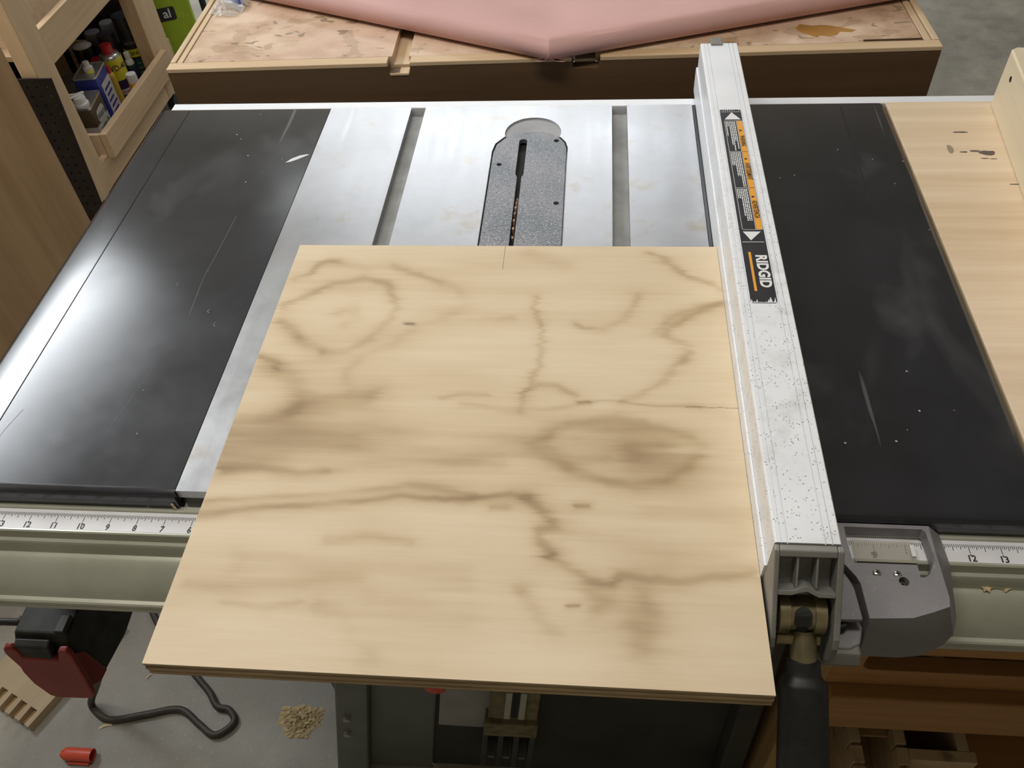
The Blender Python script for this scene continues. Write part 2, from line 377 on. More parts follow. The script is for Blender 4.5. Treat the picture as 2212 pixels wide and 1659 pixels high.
MB().plate(INS, [SLOT, circ(-.123, .508, .0033, 12), circ(-.053, .561, .0033, 12), circ(-.048, .427, .0033, 12)], -.007, -.0009).build('throat_plate', 'insert', saw, bevel=.0004)
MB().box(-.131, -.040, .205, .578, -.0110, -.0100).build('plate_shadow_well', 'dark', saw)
# blade: a toothed disc, lowered to just under the insert
bl = MB(); pts = []; nt = 60; bc = (.402, -.1274)
for k in range(nt):
    a = 2*math.pi*k/nt
    for da, r in ((0, .1195), (.028, .1265), (.052, .1270), (.058, .1215), (.09, .1185)): pts.append((bc[0]+r*math.cos(a-da), bc[1]+r*math.sin(a-da)))
bl.loft([[(x, y, z) for y, z in pts[::-1]] for x in (-.0972, -.0948)])
bl.build('saw_blade', 'blade', saw)
# wings
def wing(x0, x1, gl, outer):
    s = 1 if outer == x1 else -1; i = x0 if outer == x1 else x1
    P = [(outer, -.026), (outer, -.006), (outer-s*.0012, -.0022), (outer-s*.004, -.0006), (outer-s*.007, 0)]+([(gl+s*.0007, 0), (gl, -.0007), (gl-s*.0007, 0)] if gl else [])+[(i, 0), (i, -.026)]
    w = MB(); ys = [-.0045, -.0035, -.0012, .004, .642, .645, .646]; ds = [.0045, .0022, .0006, 0, 0, .0008, .003]
    w.loft([[(x, y, z-(d if z > -.01 else 0)) for x, z in P] for y, d in zip(ys, ds)])
    return w
wl = wing(-.616, -.3702, -.573, -.616).build('extension_wing', 'wing', saw, smooth=40)
wr = wing(.1250, .3732, None, .3732).build('extension_wing', 'wing', saw, smooth=40)
MB().plate([(.3150, .636), (.3172, .636), (.3138, .40), (.3128, .40)], [], .00001, .00006).build('crease_shade', 'ink', wr)  # flat dark strip painted in place of the wing crease's shade
MB().plate([(-.401, .5125), (-.394, .5150), (-.386, .5205), (-.376, .5290), (-.3735, .5310), (-.377, .5315), (-.386, .5285), (-.395, .5215)], [], .00002, .0001).build('bare_metal_scrape', 'tape', wl)
for x, y, r in ((-.461, .276, .0030), (-.411, .233, .0034), (-.397, .213, .0042)):
    MB().tube([(x-r+r*(1+math.cos(a)), y+r*math.sin(a), .0001) for a in (2.2, 2.9, 3.6, 4.3)], .00022, 5).build('dent_rim', 'recess', wl)
for P in ([(-.4325, .400), (-.4352, .320), (-.4368, .287), (-.4330, .226)], [(-.4440, .150), (-.4520, .105), (-.4580, .068)], [(-.556, .090), (-.563, .060), (-.566, .020)]):
    MB().tube([(x, y, .00003) for x, y in P], .00022, 5, sub=4).build('fine_scratch', 'slot', wl)
# rear rail
MB().prof([(.6475, -.045), (.6475, -.0030), (.6480, -.0022), (.6635, -.0022), (.6645, -.0030), (.6645, -.045)], -.603, .72).build('rear_rail', 'fence', saw)
# front rail
arc = [(-.0430, -.0470), (-.0450, -.0478), (-.0490, -.0505), (-.0530, -.0545), (-.0572, -.0600), (-.0610, -.0665), (-.0645, -.0735), (-.0668, -.0800)]
RP = [(-.0030, -.040), (-.0030, -.0205), (-.0085, -.0205), (-.0092, -.0226), (-.0300, -.0226), (-.0305, -.0214), (-.0320, -.0212), (-.0332, -.0222), (-.0345, -.0305), (-.0372, -.0318), (-.0385, -.0345), (-.0398, -.0462)]+arc+[(-.0700, -.0806), (-.0714, -.0820), (-.0714, -.0860), (-.0704, -.0868), (-.0714, -.0876), (-.0714, -.0930), (-.060, -.0930), (-.058, -.088), (-.030, -.088), (-.020, -.040)]
MB().prof(RP, -.70, .76).build('front_rail', 'rail', saw, smooth=25)
# white measuring tape with printed inches
tape = MB().box(-.66, .70, -.0297, -.0095, -.0226, -.0223).build('scale_tape', 'tape', saw)
tk = MB()
def tick(x, L, w=.0005): tk.box(x-w/2, x+w/2, -.0130-L, -.0130, -.02231, -.02218)
for n16 in range(4*16, 14*16+1):
    L = .0085 if n16 % 16 == 0 else .0062 if n16 % 8 == 0 else .0048 if n16 % 4 == 0 else .0036 if n16 % 2 == 0 else .0029
    tick(-.3553-(n16/16-6)*.0254, L)
for n16 in range(8*16, 24*16+1):
    L = .0085 if n16 % 16 == 0 else .0062 if n16 % 8 == 0 else .0048 if n16 % 4 == 0 else .0036 if n16 % 2 == 0 else .0029
    tick(.3095+(n16/16-12)*.0254, L)
for x in [-.3553-(k-6)*.0254 for k in range(4, 15)]+[.3095+(k-12)*.0254 for k in range(8, 25)]:
    tk.add([(x-.0010, -.0236, -.02222), (x+.0010, -.0236, -.02222), (x, -.0218, -.02222)], [(0, 1, 2)])
tk.build('ruler_marks', 'ink', tape, recalc=False)['kind'] = 'stuff'
for k in range(5, 15): text('numeral', str(k), .0082, (-.3553-(k-6)*.0254, -.0263, -.0223), (1, 0, 0), (0, 1, 0), 'ink', tape, .00022, .92, lift=.00012)
for k in list(range(8, 10))+list(range(11, 24)): text('numeral', str(k), .0082, (.3095+(k-12)*.0254, -.0263, -.0223), (1, 0, 0), (0, 1, 0), 'ink', tape, .00022, .92, lift=.00012)
# paddle switch hung under the rail
sw = MB()
sw.prof([(-.054, -.206), (-.048, -.1985), (.045, -.1955), (.045, -.300), (.004, -.304), (-.056, -.292), (-.060, -.25)], -.6005, -.5405)
sw.box(-.585, -.555, .002, .030, -.197, -.089)
sbx = sw.build('switch_box', 'switch', saw, bevel=.002)
MB().prof([(-.0700, -.2235), (-.0640, -.2000), (-.0550, -.1975), (-.0560, -.2200)], -.5950, -.5565).build('switch_hood', 'switch', saw, bevel=.002)
MB().box(-.5520, -.5415, -.050, -.030, -.1975, -.190).build('switch_tab', 'standdark', saw, bevel=.001)
PU = PADDLE = [(-.6120, -.006), (-.6110, -.001), (-.6070, .0025), (-.6005, .0020), (-.5960, -.004), (-.5945, -.014), (-.5560, -.016), (-.5535, -.008), (-.5510, .000), (-.5410, .001), (-.5380, -.006), (-.5380, -.040), (-.5390, -.078), (-.5430, -.085), (-.5530, -.087), (-.5830, -.088), (-.5920, -.083), (-.6020, -.062), (-.6055, -.042), (-.6050, -.032), (-.6110, -.012)]
MB().plate(PU, [], 0, .007, fn=lambda u, v, w: (u+.006, -.0600-.17*(-v)-w*.97, -.200+v*.98-w*.1)).build('stop_paddle', 'red', saw, bevel=.0024, seg=3)
MB().prof([(-.066, -.210), (-.0760, -.270), (-.060, -.288), (-.045, -.290), (-.050, -.235)], -.5405, -.5370).build('paddle_cheek', 'red', saw, bevel=.0012)
# stand
def splay(m):
    """the stand spreads towards the floor"""
    m.v = [(x+(.065-.38*x)*(z+.52), y, z) for x, y, z in m.v]; return m
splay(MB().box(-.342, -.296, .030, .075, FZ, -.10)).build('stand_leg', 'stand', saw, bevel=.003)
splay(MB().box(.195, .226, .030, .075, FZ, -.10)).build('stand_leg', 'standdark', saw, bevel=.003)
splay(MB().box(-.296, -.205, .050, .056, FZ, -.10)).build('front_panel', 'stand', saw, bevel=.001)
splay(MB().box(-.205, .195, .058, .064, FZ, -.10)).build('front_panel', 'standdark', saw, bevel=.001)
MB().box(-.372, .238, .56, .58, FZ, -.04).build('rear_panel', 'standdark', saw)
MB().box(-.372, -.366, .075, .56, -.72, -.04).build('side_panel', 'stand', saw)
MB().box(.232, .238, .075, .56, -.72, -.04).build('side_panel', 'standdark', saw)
splay(MB().box(-.198, -.1175, .044, .058, -.650, -.500)).build('access_cover', 'chute', saw, bevel=.002)
for z in (-.60, -.66): splay(MB().cyl((-.325, .0298, z), (-.325, .024, z), .005, n=12)).build('bolt_head', 'recess', saw)
br = MB()
br.box(-.130, -.063, .030, .058, -.575, -.470); br.box(-.134, -.061, .022, .058, -.620, -.575)
splay(br).build('pivot_bracket', 'dusty', saw, bevel=.0015)
for x in (-.1085, -.0890): splay(MB().box(x, x+.0085, .0265, .0305, -.566, -.478)).build('bracket_slot_bar', 'rail', saw, bevel=.0006)
splay(MB().box(-.0985, -.0905, .0285, .0302, -.566, -.478)).build('bracket_slot', 'dark', saw)
for k in range(4): splay(MB().box(-.1345+k*.0215, -.1265+k*.0215, .024, .058, -.755, -.618)).build('bracket_fin', 'standdark', saw, bevel=.001)
for k in range(3): splay(MB().box(-.1245+k*.0215, -.1155+k*.0215, .034, .058, -.745, -.738)).build('fin_tie', 'chute', saw)
MB().lathe((-.2, .052, -.490), [(.004, 0), (.012, .002), (.015, .010), (.014, .020), (.006, .024)], 16, axis=(0, -1, 0)).build('lock_knob', 'cap', saw, smooth=40)

# ---------------------------------------------------------------- rip fence
fence = thing('rip_fence', 'white aluminium rip fence with black sticker, clamped across the saw top', 'rip fence', (.154, .3, 0))
def groove(x, w=.0009, d=.0014, z=.068): return [(x-w/2, z), (x-w/2, z-d), (x+w/2, z-d), (x+w/2, z)]
FP = [(.1310, .002), (.1287, .002), (.1287, .0340), (.1292, .0352), (.1305, .0352), (.1309, .0345), (.1309, .0662), (.1316, .0678), (.1325, .068)]+groove(.1358, .0005, .0008)+groove(.1402)+groove(.1668)+groove(.1718, .0007)+[(.1772, .068), (.1780, .0672), (.1780, .002), (.1750, .002), (.1750, .060), (.1340, .060), (.1340, .002)]
MB().profy(FP, -.0735, .678).build('extrusion', 'fence', fence)
MB().box(.1345, .1745, .6785, .6835, .004, .0660).build('end_cap', 'castdark', fence, bevel=.001)
MB().box(.1440, .1590, .672, .690, .0664, .0700).build('rear_clip', 'castdark', fence, bevel=.001)
lab = MB().plate(rrect(.1416, .1656, .1800, .5150, .0025), [], .0680, .0682).build('warning_sticker', 'sticker', fence)
ZL = .06825
def lb(name, mat, x0, x1, y0, y1, z=ZL): return MB().box(x0, x1, y0, y1, z-.0001, z).build(name, mat, lab)
fr = MB().plate(rrect(.1447, .1652, .2880, .4905, .002), [rrect(.1451, .1648, .2884, .4901, .0016)], ZL-.0001, ZL); fr.build('white_outline', 'white', lab)
for y0, y1 in ((.2886, .3585), (.3593, .4265), (.4273, .4898)): lb('orange_bar', 'orange', .1588, .1646, y0, y1)
for y in (.3589, .4269): lb('white_rule', 'white', .1450, .1588, y-.0003, y+.0003)
lb('white_rule', 'white', .1580, .1584, .2886, .4898)
for w, yc, ic, sx in (('WARNING', .4480, .4695, .62), ('AVERTISSEMENT', .3890, .4125, .60), ('ADVERTENCIA', .3215, .3430, .62)):
    text('printed_word', w, .0072, (.1617, yc, ZL), (0, -1, 0), (1, 0, 0), 'ink', lab, .00012, sx)
    MB().add([(.1600, ic-.002, ZL+.0001), (.1600, ic+.002, ZL+.0001), (.1635, ic, ZL+.0001)], [(0, 1, 2)]).build('caution_mark', 'ink', lab, recalc=False)
rnd = random.Random(3); fine = MB()
for y1, y0 in ((.4885, .4285), (.4255, .3605), (.3570, .2905)):
    for r in range(6):
        x = .1566-r*.0019; y = y1; end = y0+rnd.choice((0, .004, .012, .02) if r < 4 else (.03, .04, .05))
        while y > end:
            L = rnd.uniform(.0022, .0062); yy = max(y-L, end)
            fine.box(x-.0011, x, yy, y, ZL-.0001, ZL); y = yy-.0008
fine.build('fine_print', 'white', lab)['kind'] = 'stuff'
MB().add([(.1455, .4930, ZL), (.1640, .4930, ZL), (.1548, .5085, ZL)], [(0, 1, 2)]).build('white_arrow', 'white', lab, recalc=False)
MB().add([(.1450, .2850, ZL), (.1515, .2710, ZL), (.1625, .2850, ZL)], [(0, 1, 2)]).build('white_arrow', 'white', lab, recalc=False)
lb('white_rule', 'white', .1430, .1640, .2683, .2690); lb('white_rule', 'white', .1425, .1648, .5095, .5101)
text('brand_lettering', 'RIDGID', .0145, (.1578, .2250, ZL), (0, -1, 0), (1, 0, 0), 'white', lab, .00055, .98)
lb('orange_bar', 'orange', .1468, .1492, .1965, .2530)
wf = MB()
for k in range(16):
    x = .1425+.0225*k/15; h = rnd.choice((.001, .0015, .002, .0045, .0075)) if 8 < k or k < 4 else .0008
    wf.add([(x-.0009, .1806, ZL), (x+.0010, .1806, ZL), (x+rnd.uniform(-.0008, .0008), .1810+h, ZL)], [(0, 1, 2)])
for k in range(9):
    x = .1430+.0025*k; wf.add([(x-.0006, .5146, ZL), (x+.0010, .5146, ZL), (x+.0003, .5146-rnd.uniform(.001, .003), ZL)], [(0, 1, 2)])
wf.build('worn_edge_flakes', 'fence', lab, recalc=False)['kind'] = 'stuff'
# head casting: side walls, top band, ribs, shelf and recessed back
SY, SZ = -.656, -.756
def sl(s, d=0): return (-.079+SY*s+d*.756, .0655+SZ*s-d*.656)      # s runs down the slope, d goes into the casting
hd = MB(); side = [(-.0740, .0668), (-.0790, .0660), sl(.0655), (-.1255, .008), (-.1265, -.010), (-.119, -.026), (-.100, -.032), (-.0765, -.032), (-.0740, -.02)]
hd.prof(side, .1306, .1345); hd.prof(side, .1752, .1798)
hd.prof([(-.0740, .0668), (-.0790, .0660), sl(.0045), sl(.0045, .003), (-.0740, .0640)], .1345, .1752)
hd.prof([sl(.004, .014), sl(.034, .016), sl(.034, .018), sl(.004, .016)], .1345, .1752)
head = hd.build('head_casting', 'castdark', fence, bevel=.0009)
for x in (.1478, .1618): MB().prof([sl(.004, .0012), sl(.0285, .0025), sl(.0285, .014), sl(.004, .014)], x-.0008, x+.0008).build('casting_rib', 'castdark', head, bevel=.0003)
ar = [(.1345, .033), (.1345, .0295), (.1440, .0295), (.1475, .0285), (.1515, .0262), (.1550, .0258), (.1590, .0275), (.1625, .0300), (.1660, .0308), (.1752, .0308), (.1752, .0340), (.1630, .0340), (.1550, .0300), (.1500, .0310), (.1440, .0330)]
MB().plate(ar, [], 0, .016, fn=lambda u, v, w: (u, *sl(v, w))).build('arched_shelf', 'castdark', head, bevel=.0004)
cam = MB().lathe((.1375, -.0985, .0120), [(.0135, 0), (.0155, .0008), (.0155, .0085), (.0130, .0088), (.0130, .0262), (.0155, .0265), (.0155, .0345), (.0135, .0352)], 32, axis=(1, 0, 0)).build('clamp_cam', 'brass', fence, smooth=40)
MB().prof([(-.0995, -.0005), (-.1130, .0020), (-.1165, -.0050), (-.1140, -.0090), (-.1040, -.0095)], .1385, .1715).build('cam_lip', 'brass', fence, bevel=.001)
KH = circ(.1550, .0030, .0062, 12, 0, math.pi)+[(.1488, -.0035), (.1512, -.0050)]+circ(.1550, -.0085, .0038, 8, math.pi, 2*math.pi)+[(.1588, -.0050), (.1612, -.0035)]
def on_cam(u, v, w): th = math.radians(52)-v/.0132; return (u, -.0985-(.0132+w)*math.sin(th), .0120+(.0132+w)*math.cos(th))
MB().plate(KH, [], -.0010, .0017, fn=on_cam).build('cam_keyhole', 'dark', cam)
MB().tube([(.1590, -.1060, .001), (.1595, -.1130, -.0060), (.160, -.1250, -.0185)], .0098, 18).build('lever_neck', 'brass', fence, smooth=50)
LA = Vector((0, -.060, -.049)).normalized(); LB = Vector((0, LA.z, -LA.y))*-1
def grip(c, ax, pr, kx, kb):
    c = Vector(c); return [[c+LA*h+Vector((1, 0, 0))*(r*kx*math.copysign(abs(math.cos(t))**.75, math.cos(t)))+LB*(r*kb*math.copysign(abs(math.sin(t))**.75, math.sin(t))) for t in (2*math.pi*k/28 for k in range(28))] for r, h in pr]
g = MB(); g.loft(grip((.1600, -.1225, -.0160), 0, [(.0105, 0), (.0122, .001), (.0125, .010), (.0135, .0125), (.0168, .0165), (.0175, .019), (.0178, .034), (.0185, .060), (.0188, .085), (.0178, .105), (.0145, .116), (.007, .121)], 1.0, .82))
g.build('lever_handle', 'rubber', fence, smooth=50)
MB().prof([(-.110, -.030), (-.075, -.030), (-.075, -.044), (-.108, -.046), (-.116, -.040)], .162, .2085).build('clamp_foot', 'castdark', fence, bevel=.002)
tb = MB().plate([(.1800, -.0760), (.2085, -.0745), (.2130, -.0880), (.2085, -.1020), (.2000, -.1065), (.1800, -.1065)], [], -.032, -.0285).build('foot_tab', 'cast', fence, bevel=.0012)
MB().lathe((.1935, -.0875, -.0285), [(.0065, 0), (.0065, .008), (.0058, .009), (.0035, .009), (.0032, .0045)], 18).build('foot_bolt', 'rubber', tb, smooth=40)
MB().plate([(.1800, -.0300), (.1990, -.0415), (.2055, -.0545), (.2080, -.0620), (.2095, -.0890), (.1800, -.0900)], [circ(.1875, -.0560, .0042, 14)], -.0190, -.0140).build('joining_plate', 'cast', fence, bevel=.0008)
# carriage with the cursor window
CT = [(.1802, -.0050), (.2760, -.0055), (.2757, -.0300), (.2762, -.0710), (.2745, -.0782), (.2610, -.0835), (.2450, -.0890), (.2125, -.0908), (.2115, -.0612), (.2092, -.0550), (.2015, -.0430), (.1802, -.0300)]
CL = [(.1802, -.0050, -.0200), (.2880, -.0050, -.0200), (.2895, -.0345, -.0200), (.2905, -.0720, -.0380), (.2870, -.0830, -.0440), (.2680, -.0935, -.0420), (.2480, -.0970, -.0400), (.2135, -.0968, -.0400), (.2125, -.0750, -.0300), (.2092, -.0550, -.0200), (.2015, -.0430, -.0200), (.1802, -.0300, -.0200)]
CB = [(x, y, z) for x, y, z in CL]
CB[3:9] = [(.2880, -.0740, -.0560), (.2830, -.0850, -.0590), (.2640, -.0935, -.0620), (.2470, -.0960, -.0620), (.2150, -.0958, -.0620), (.2140, -.0750, -.0560)]
WIN = [(.2080, -.0085), (.2700, -.0090), (.2722, -.0115), (.2735, -.0350), (.2725, -.0390), (.2660, -.0510), (.2620, -.0535), (.2170, -.0535), (.2140, -.0515), (.2115, -.0450), (.2090, -.0380), (.2078, -.0200)]
cg = MB(); cg.plate(CT, [WIN, circ(.2452, -.0578, .0040, 16)], -.0200, -.0080)
cg.loft([[(x, y, -.0080) for x, y in CT], CL, CB], False)
car = cg.build('carriage', 'cast', fence, smooth=25)
MB().plate([(.2135, -.0480), (.2160, -.0520), (.2600, -.0520), (.2620, -.0490), (.2620, -.0380), (.2130, -.0380)], [], -.0185, -.0160).build('cursor_mount', 'cast', car)
MB().box(.2145, .2625, -.0390, -.0150, -.0180, -.0168).build('cursor_lens', 'lens', car, bevel=.0004)
MB().prof([(-.0370, -.0168), (-.0365, -.0160), (-.0362, -.0160), (-.0360, -.0168)], .2150, .2620).build('lens_edge', 'ink', car)
MB().box(.2600, .2632, -.0300, -.0190, -.0172, -.0158).build('lens_corner', 'white', car)
text('numeral', '9', .0082, (.2318, -.0263, -.0223), (1, 0, 0), (0, 1, 0), 'ink', tape, .00022, .92, lift=.00012)
for x, y, z in ((.2285, -.0470, -.0160), (.2442, -.0475, -.0160), (.2452, -.0578, -.0150)):
    sc_ = MB().lathe((x, y, z), [(.0036, -.002), (.0036, .0004), (.0030, .0017), (.0018, .0023), (.0003, .0024)], 18).build('cross_head_screw', 'chrome' if z < -.0155 else 'brass', car, smooth=50)
    MB().box(x-.0017, x+.0017, y-.00045, y+.00045, z+.0016, z+.0026).box(x-.00045, x+.00045, y-.0017, y+.0017, z+.0016, z+.0026).build('screw_slot', 'dark', car)

# ---------------------------------------------------------------- plywood sheet on the saw
ply = thing('plywood_sheet', 'square plywood sheet with swirling pale grain lying against the fence', 'plywood', (-.10, .08, 0))
PX0, PX1, PY0, PY1 = -.3300, .1284, -.1663, .3218
GRAIN=[
([(-0.323,0.222),(-0.303,0.237),(-0.278,0.258),(-0.244,0.267),(-0.22,0.259),(-0.208,0.238),(-0.206,0.207),(-0.222,0.175),(-0.242,0.16),(-0.265,0.158)],0.0046,0.55),
([(-0.265,0.158),(-0.292,0.172),(-0.304,0.187),(-0.32,0.198)],0.0064,0.6),
([(-0.285,0.162),(-0.297,0.172)],0.007,0.35),
([(-0.261,0.213),(-0.248,0.22),(-0.241,0.203),(-0.252,0.196)],0.007,0.35),
([(-0.324,0.265),(-0.307,0.273),(-0.299,0.286),(-0.288,0.294),(-0.281,0.294)],0.004,0.6),
([(-0.282,0.29),(-0.248,0.285),(-0.218,0.289),(-0.174,0.268),(-0.145,0.252),(-0.13,0.226),(-0.151,0.205)],0.006,0.3),
([(-0.218,0.289),(-0.191,0.275),(-0.163,0.259)],0.0045,0.35),
([(-0.190,0.197),(-0.183,0.197)],0.0042,1.1),
([(-0.179,0.196),(-0.151,0.202),(-0.114,0.203),(-0.081,0.207)],0.004,0.3),
([(-0.184,0.187),(-0.197,0.168),(-0.227,0.151),(-0.234,0.132),(-0.231,0.103)],0.006,0.25),
([(-0.327,0.15),(-0.315,0.143),(-0.31,0.134)],0.0036,0.6),
([(-0.318,0.137),(-0.294,0.124),(-0.273,0.102)],0.01,0.4),
([(-0.329,0.063),(-0.306,0.069),(-0.282,0.079),(-0.268,0.091),(-0.234,0.098),(-0.208,0.102)],0.0071,0.55),
([(-0.274,0.082),(-0.24,0.085),(-0.212,0.096)],0.0099,0.4),
([(-0.331,0.055),(-0.287,0.062),(-0.218,0.061),(-0.158,0.058),(-0.091,0.055),(-0.053,0.048)],0.012,0.4),
([(-0.328,0.039),(-0.283,0.046),(-0.215,0.048)],0.013,0.5),
([(-0.323,0.011),(-0.291,0.016),(-0.256,0.01),(-0.233,0.014)],0.0048,0.65),
([(-0.327,0.024),(-0.278,0.03),(-0.196,0.036),(-0.113,0.033),(-0.057,0.043)],0.0104,0.42),
([(-0.233,0.014),(-0.193,0.023),(-0.132,0.025),(-0.08,0.027)],0.0056,0.3),
([(-0.053,0.045),(-0.04,0.061),(-0.017,0.073),(0.024,0.078),(0.06,0.071),(0.087,0.058),(0.096,0.049),(0.082,0.028),(0.062,0.013),(0.035,0.007),(0.012,0.011),(-0.012,0.02),(-0.036,0.031),(-0.053,0.045)],0.0056,0.5),
([(-0.013,0.06),(0.015,0.066),(0.048,0.067),(0.067,0.052)],0.0104,0.35),
([(0.035,0.043),(0.067,0.044),(0.079,0.04)],0.016,0.6),
([(0.039,0.031),(0.062,0.027)],0.012,0.4),
([(-0.02,0.034),(0.008,0.035)],0.0072,0.3),
([(-0.037,0.061),(-0.041,0.046),(-0.02,0.024)],0.0056,0.4),
([(-0.326,-0.036),(-0.291,-0.03),(-0.256,-0.025),(-0.225,-0.021),(-0.194,-0.016),(-0.163,-0.011),(-0.139,-0.013),(-0.112,-0.013),(-0.085,-0.007),(-0.065,-0.005),(-0.054,-0.008)],0.0032,0.75),
([(-0.054,-0.007),(-0.044,-0.017),(-0.031,-0.03),(-0.029,-0.034),(-0.041,-0.038),(-0.045,-0.044),(-0.04,-0.054),(-0.034,-0.062)],0.0052,0.75),
([(-0.034,-0.062),(-0.019,-0.071),(-0.003,-0.081),(0.008,-0.086),(0.015,-0.086),(0.022,-0.078),(0.043,-0.08),(0.068,-0.082),(0.093,-0.077),(0.124,-0.072)],0.0044,0.65),
([(0.001,-0.095),(0.008,-0.101),(0.005,-0.106)],0.0082,0.45),
([(-0.325,-0.023),(-0.282,-0.018),(-0.227,-0.011),(-0.188,-0.004),(-0.157,-0.0),(-0.124,-0.004),(-0.104,-0.007)],0.0036,0.45),
([(0.055,0.31),(0.074,0.295),(0.097,0.273),(0.115,0.263),(0.125,0.254)],0.004,0.5),
([(0.126,0.233),(0.107,0.224),(0.088,0.209),(0.074,0.199),(0.069,0.186),(0.082,0.178),(0.09,0.167),(0.085,0.155)],0.0045,0.5),
([(0.124,0.236),(0.099,0.226),(0.07,0.209),(0.061,0.192)],0.0035,0.3),
([(0.085,0.155),(0.072,0.14),(0.058,0.122),(0.045,0.11),(0.028,0.101)],0.0044,0.5),
([(-0.062,0.241),(-0.054,0.2),(-0.049,0.174),(-0.052,0.143),(-0.059,0.119),(-0.065,0.102),(-0.066,0.085)],0.0032,0.4),
([(-0.061,0.11),(-0.051,0.118),(-0.036,0.118),(-0.018,0.107)],0.0035,0.45),
([(-0.138,0.101),(-0.121,0.107),(-0.095,0.105)],0.0028,0.35),
([(-0.12,0.094),(-0.085,0.087),(-0.043,0.088),(-0.005,0.098)],0.0032,0.35),
([(-0.014,0.098),(-0.003,0.099)],0.0016,0.7),
([(-0.003,0.1),(0.024,0.101),(0.049,0.094),(0.082,0.093),(0.098,0.093)],0.0012,0.45),
([(0.082,0.092),(0.106,0.094),(0.128,0.094)],0.0006,1.3),
([(-0.018,0.2),(-0.009,0.195),(0.002,0.195)],0.0032,0.55),
([(0.011,0.194),(0.029,0.208),(0.037,0.228),(0.042,0.242)],0.0048,0.4),
([(-0.069,0.311),(-0.033,0.292)],0.011,0.2),
([(-0.013,-0.014),(-0.002,-0.013)],0.002,0.9),
([(-0.084,-0.019),(-0.07,-0.018)],0.004,0.4),
([(-0.018,-0.104),(-0.011,-0.104)],0.0012,0.9),
([(0.034,-0.118),(0.042,-0.13),(0.038,-0.136)],0.0108,0.6),
([(0.04,-0.095),(0.046,-0.11)],0.009,0.4),
([(-0.05,-0.096),(-0.044,-0.107),(-0.033,-0.121),(-0.026,-0.125)],0.0064,0.35),
([(-0.056,-0.092),(-0.052,-0.094)],0.0041,0.3),
([(-0.025,-0.041),(0.004,-0.048),(0.044,-0.051)],0.0088,0.25),
([(0.045,-0.02),(0.082,-0.019),(0.119,-0.024)],0.0096,0.22),
([(0.062,-0.054),(0.098,-0.049),(0.124,-0.043)],0.0107,0.3),
([(-0.281,-0.077),(-0.235,-0.077),(-0.189,-0.08),(-0.137,-0.081),(-0.1,-0.082)],0.0099,0.3),
([(-0.319,-0.1),(-0.274,-0.099),(-0.231,-0.094),(-0.18,-0.087)],0.0072,0.35),
([(-0.284,-0.116),(-0.254,-0.117),(-0.226,-0.111)],0.0036,0.25),
([(-0.207,-0.114),(-0.188,-0.121),(-0.177,-0.136),(-0.161,-0.15)],0.0078,0.3),
([(-0.167,-0.116),(-0.131,-0.119),(-0.095,-0.123)],0.0165,0.25),
([(-0.155,-0.142),(-0.117,-0.144)],0.0136,0.22),
([(-0.216,-0.057),(-0.179,-0.051),(-0.148,-0.055)],0.004,0.3),
([(0.09,0.095),(0.114,0.09)],0.008,0.2),
([(-0.361,0.266),(-0.091,0.269)],0.035,0.1),
([(-0.346,0.112),(-0.233,0.139)],0.02,0.05),]
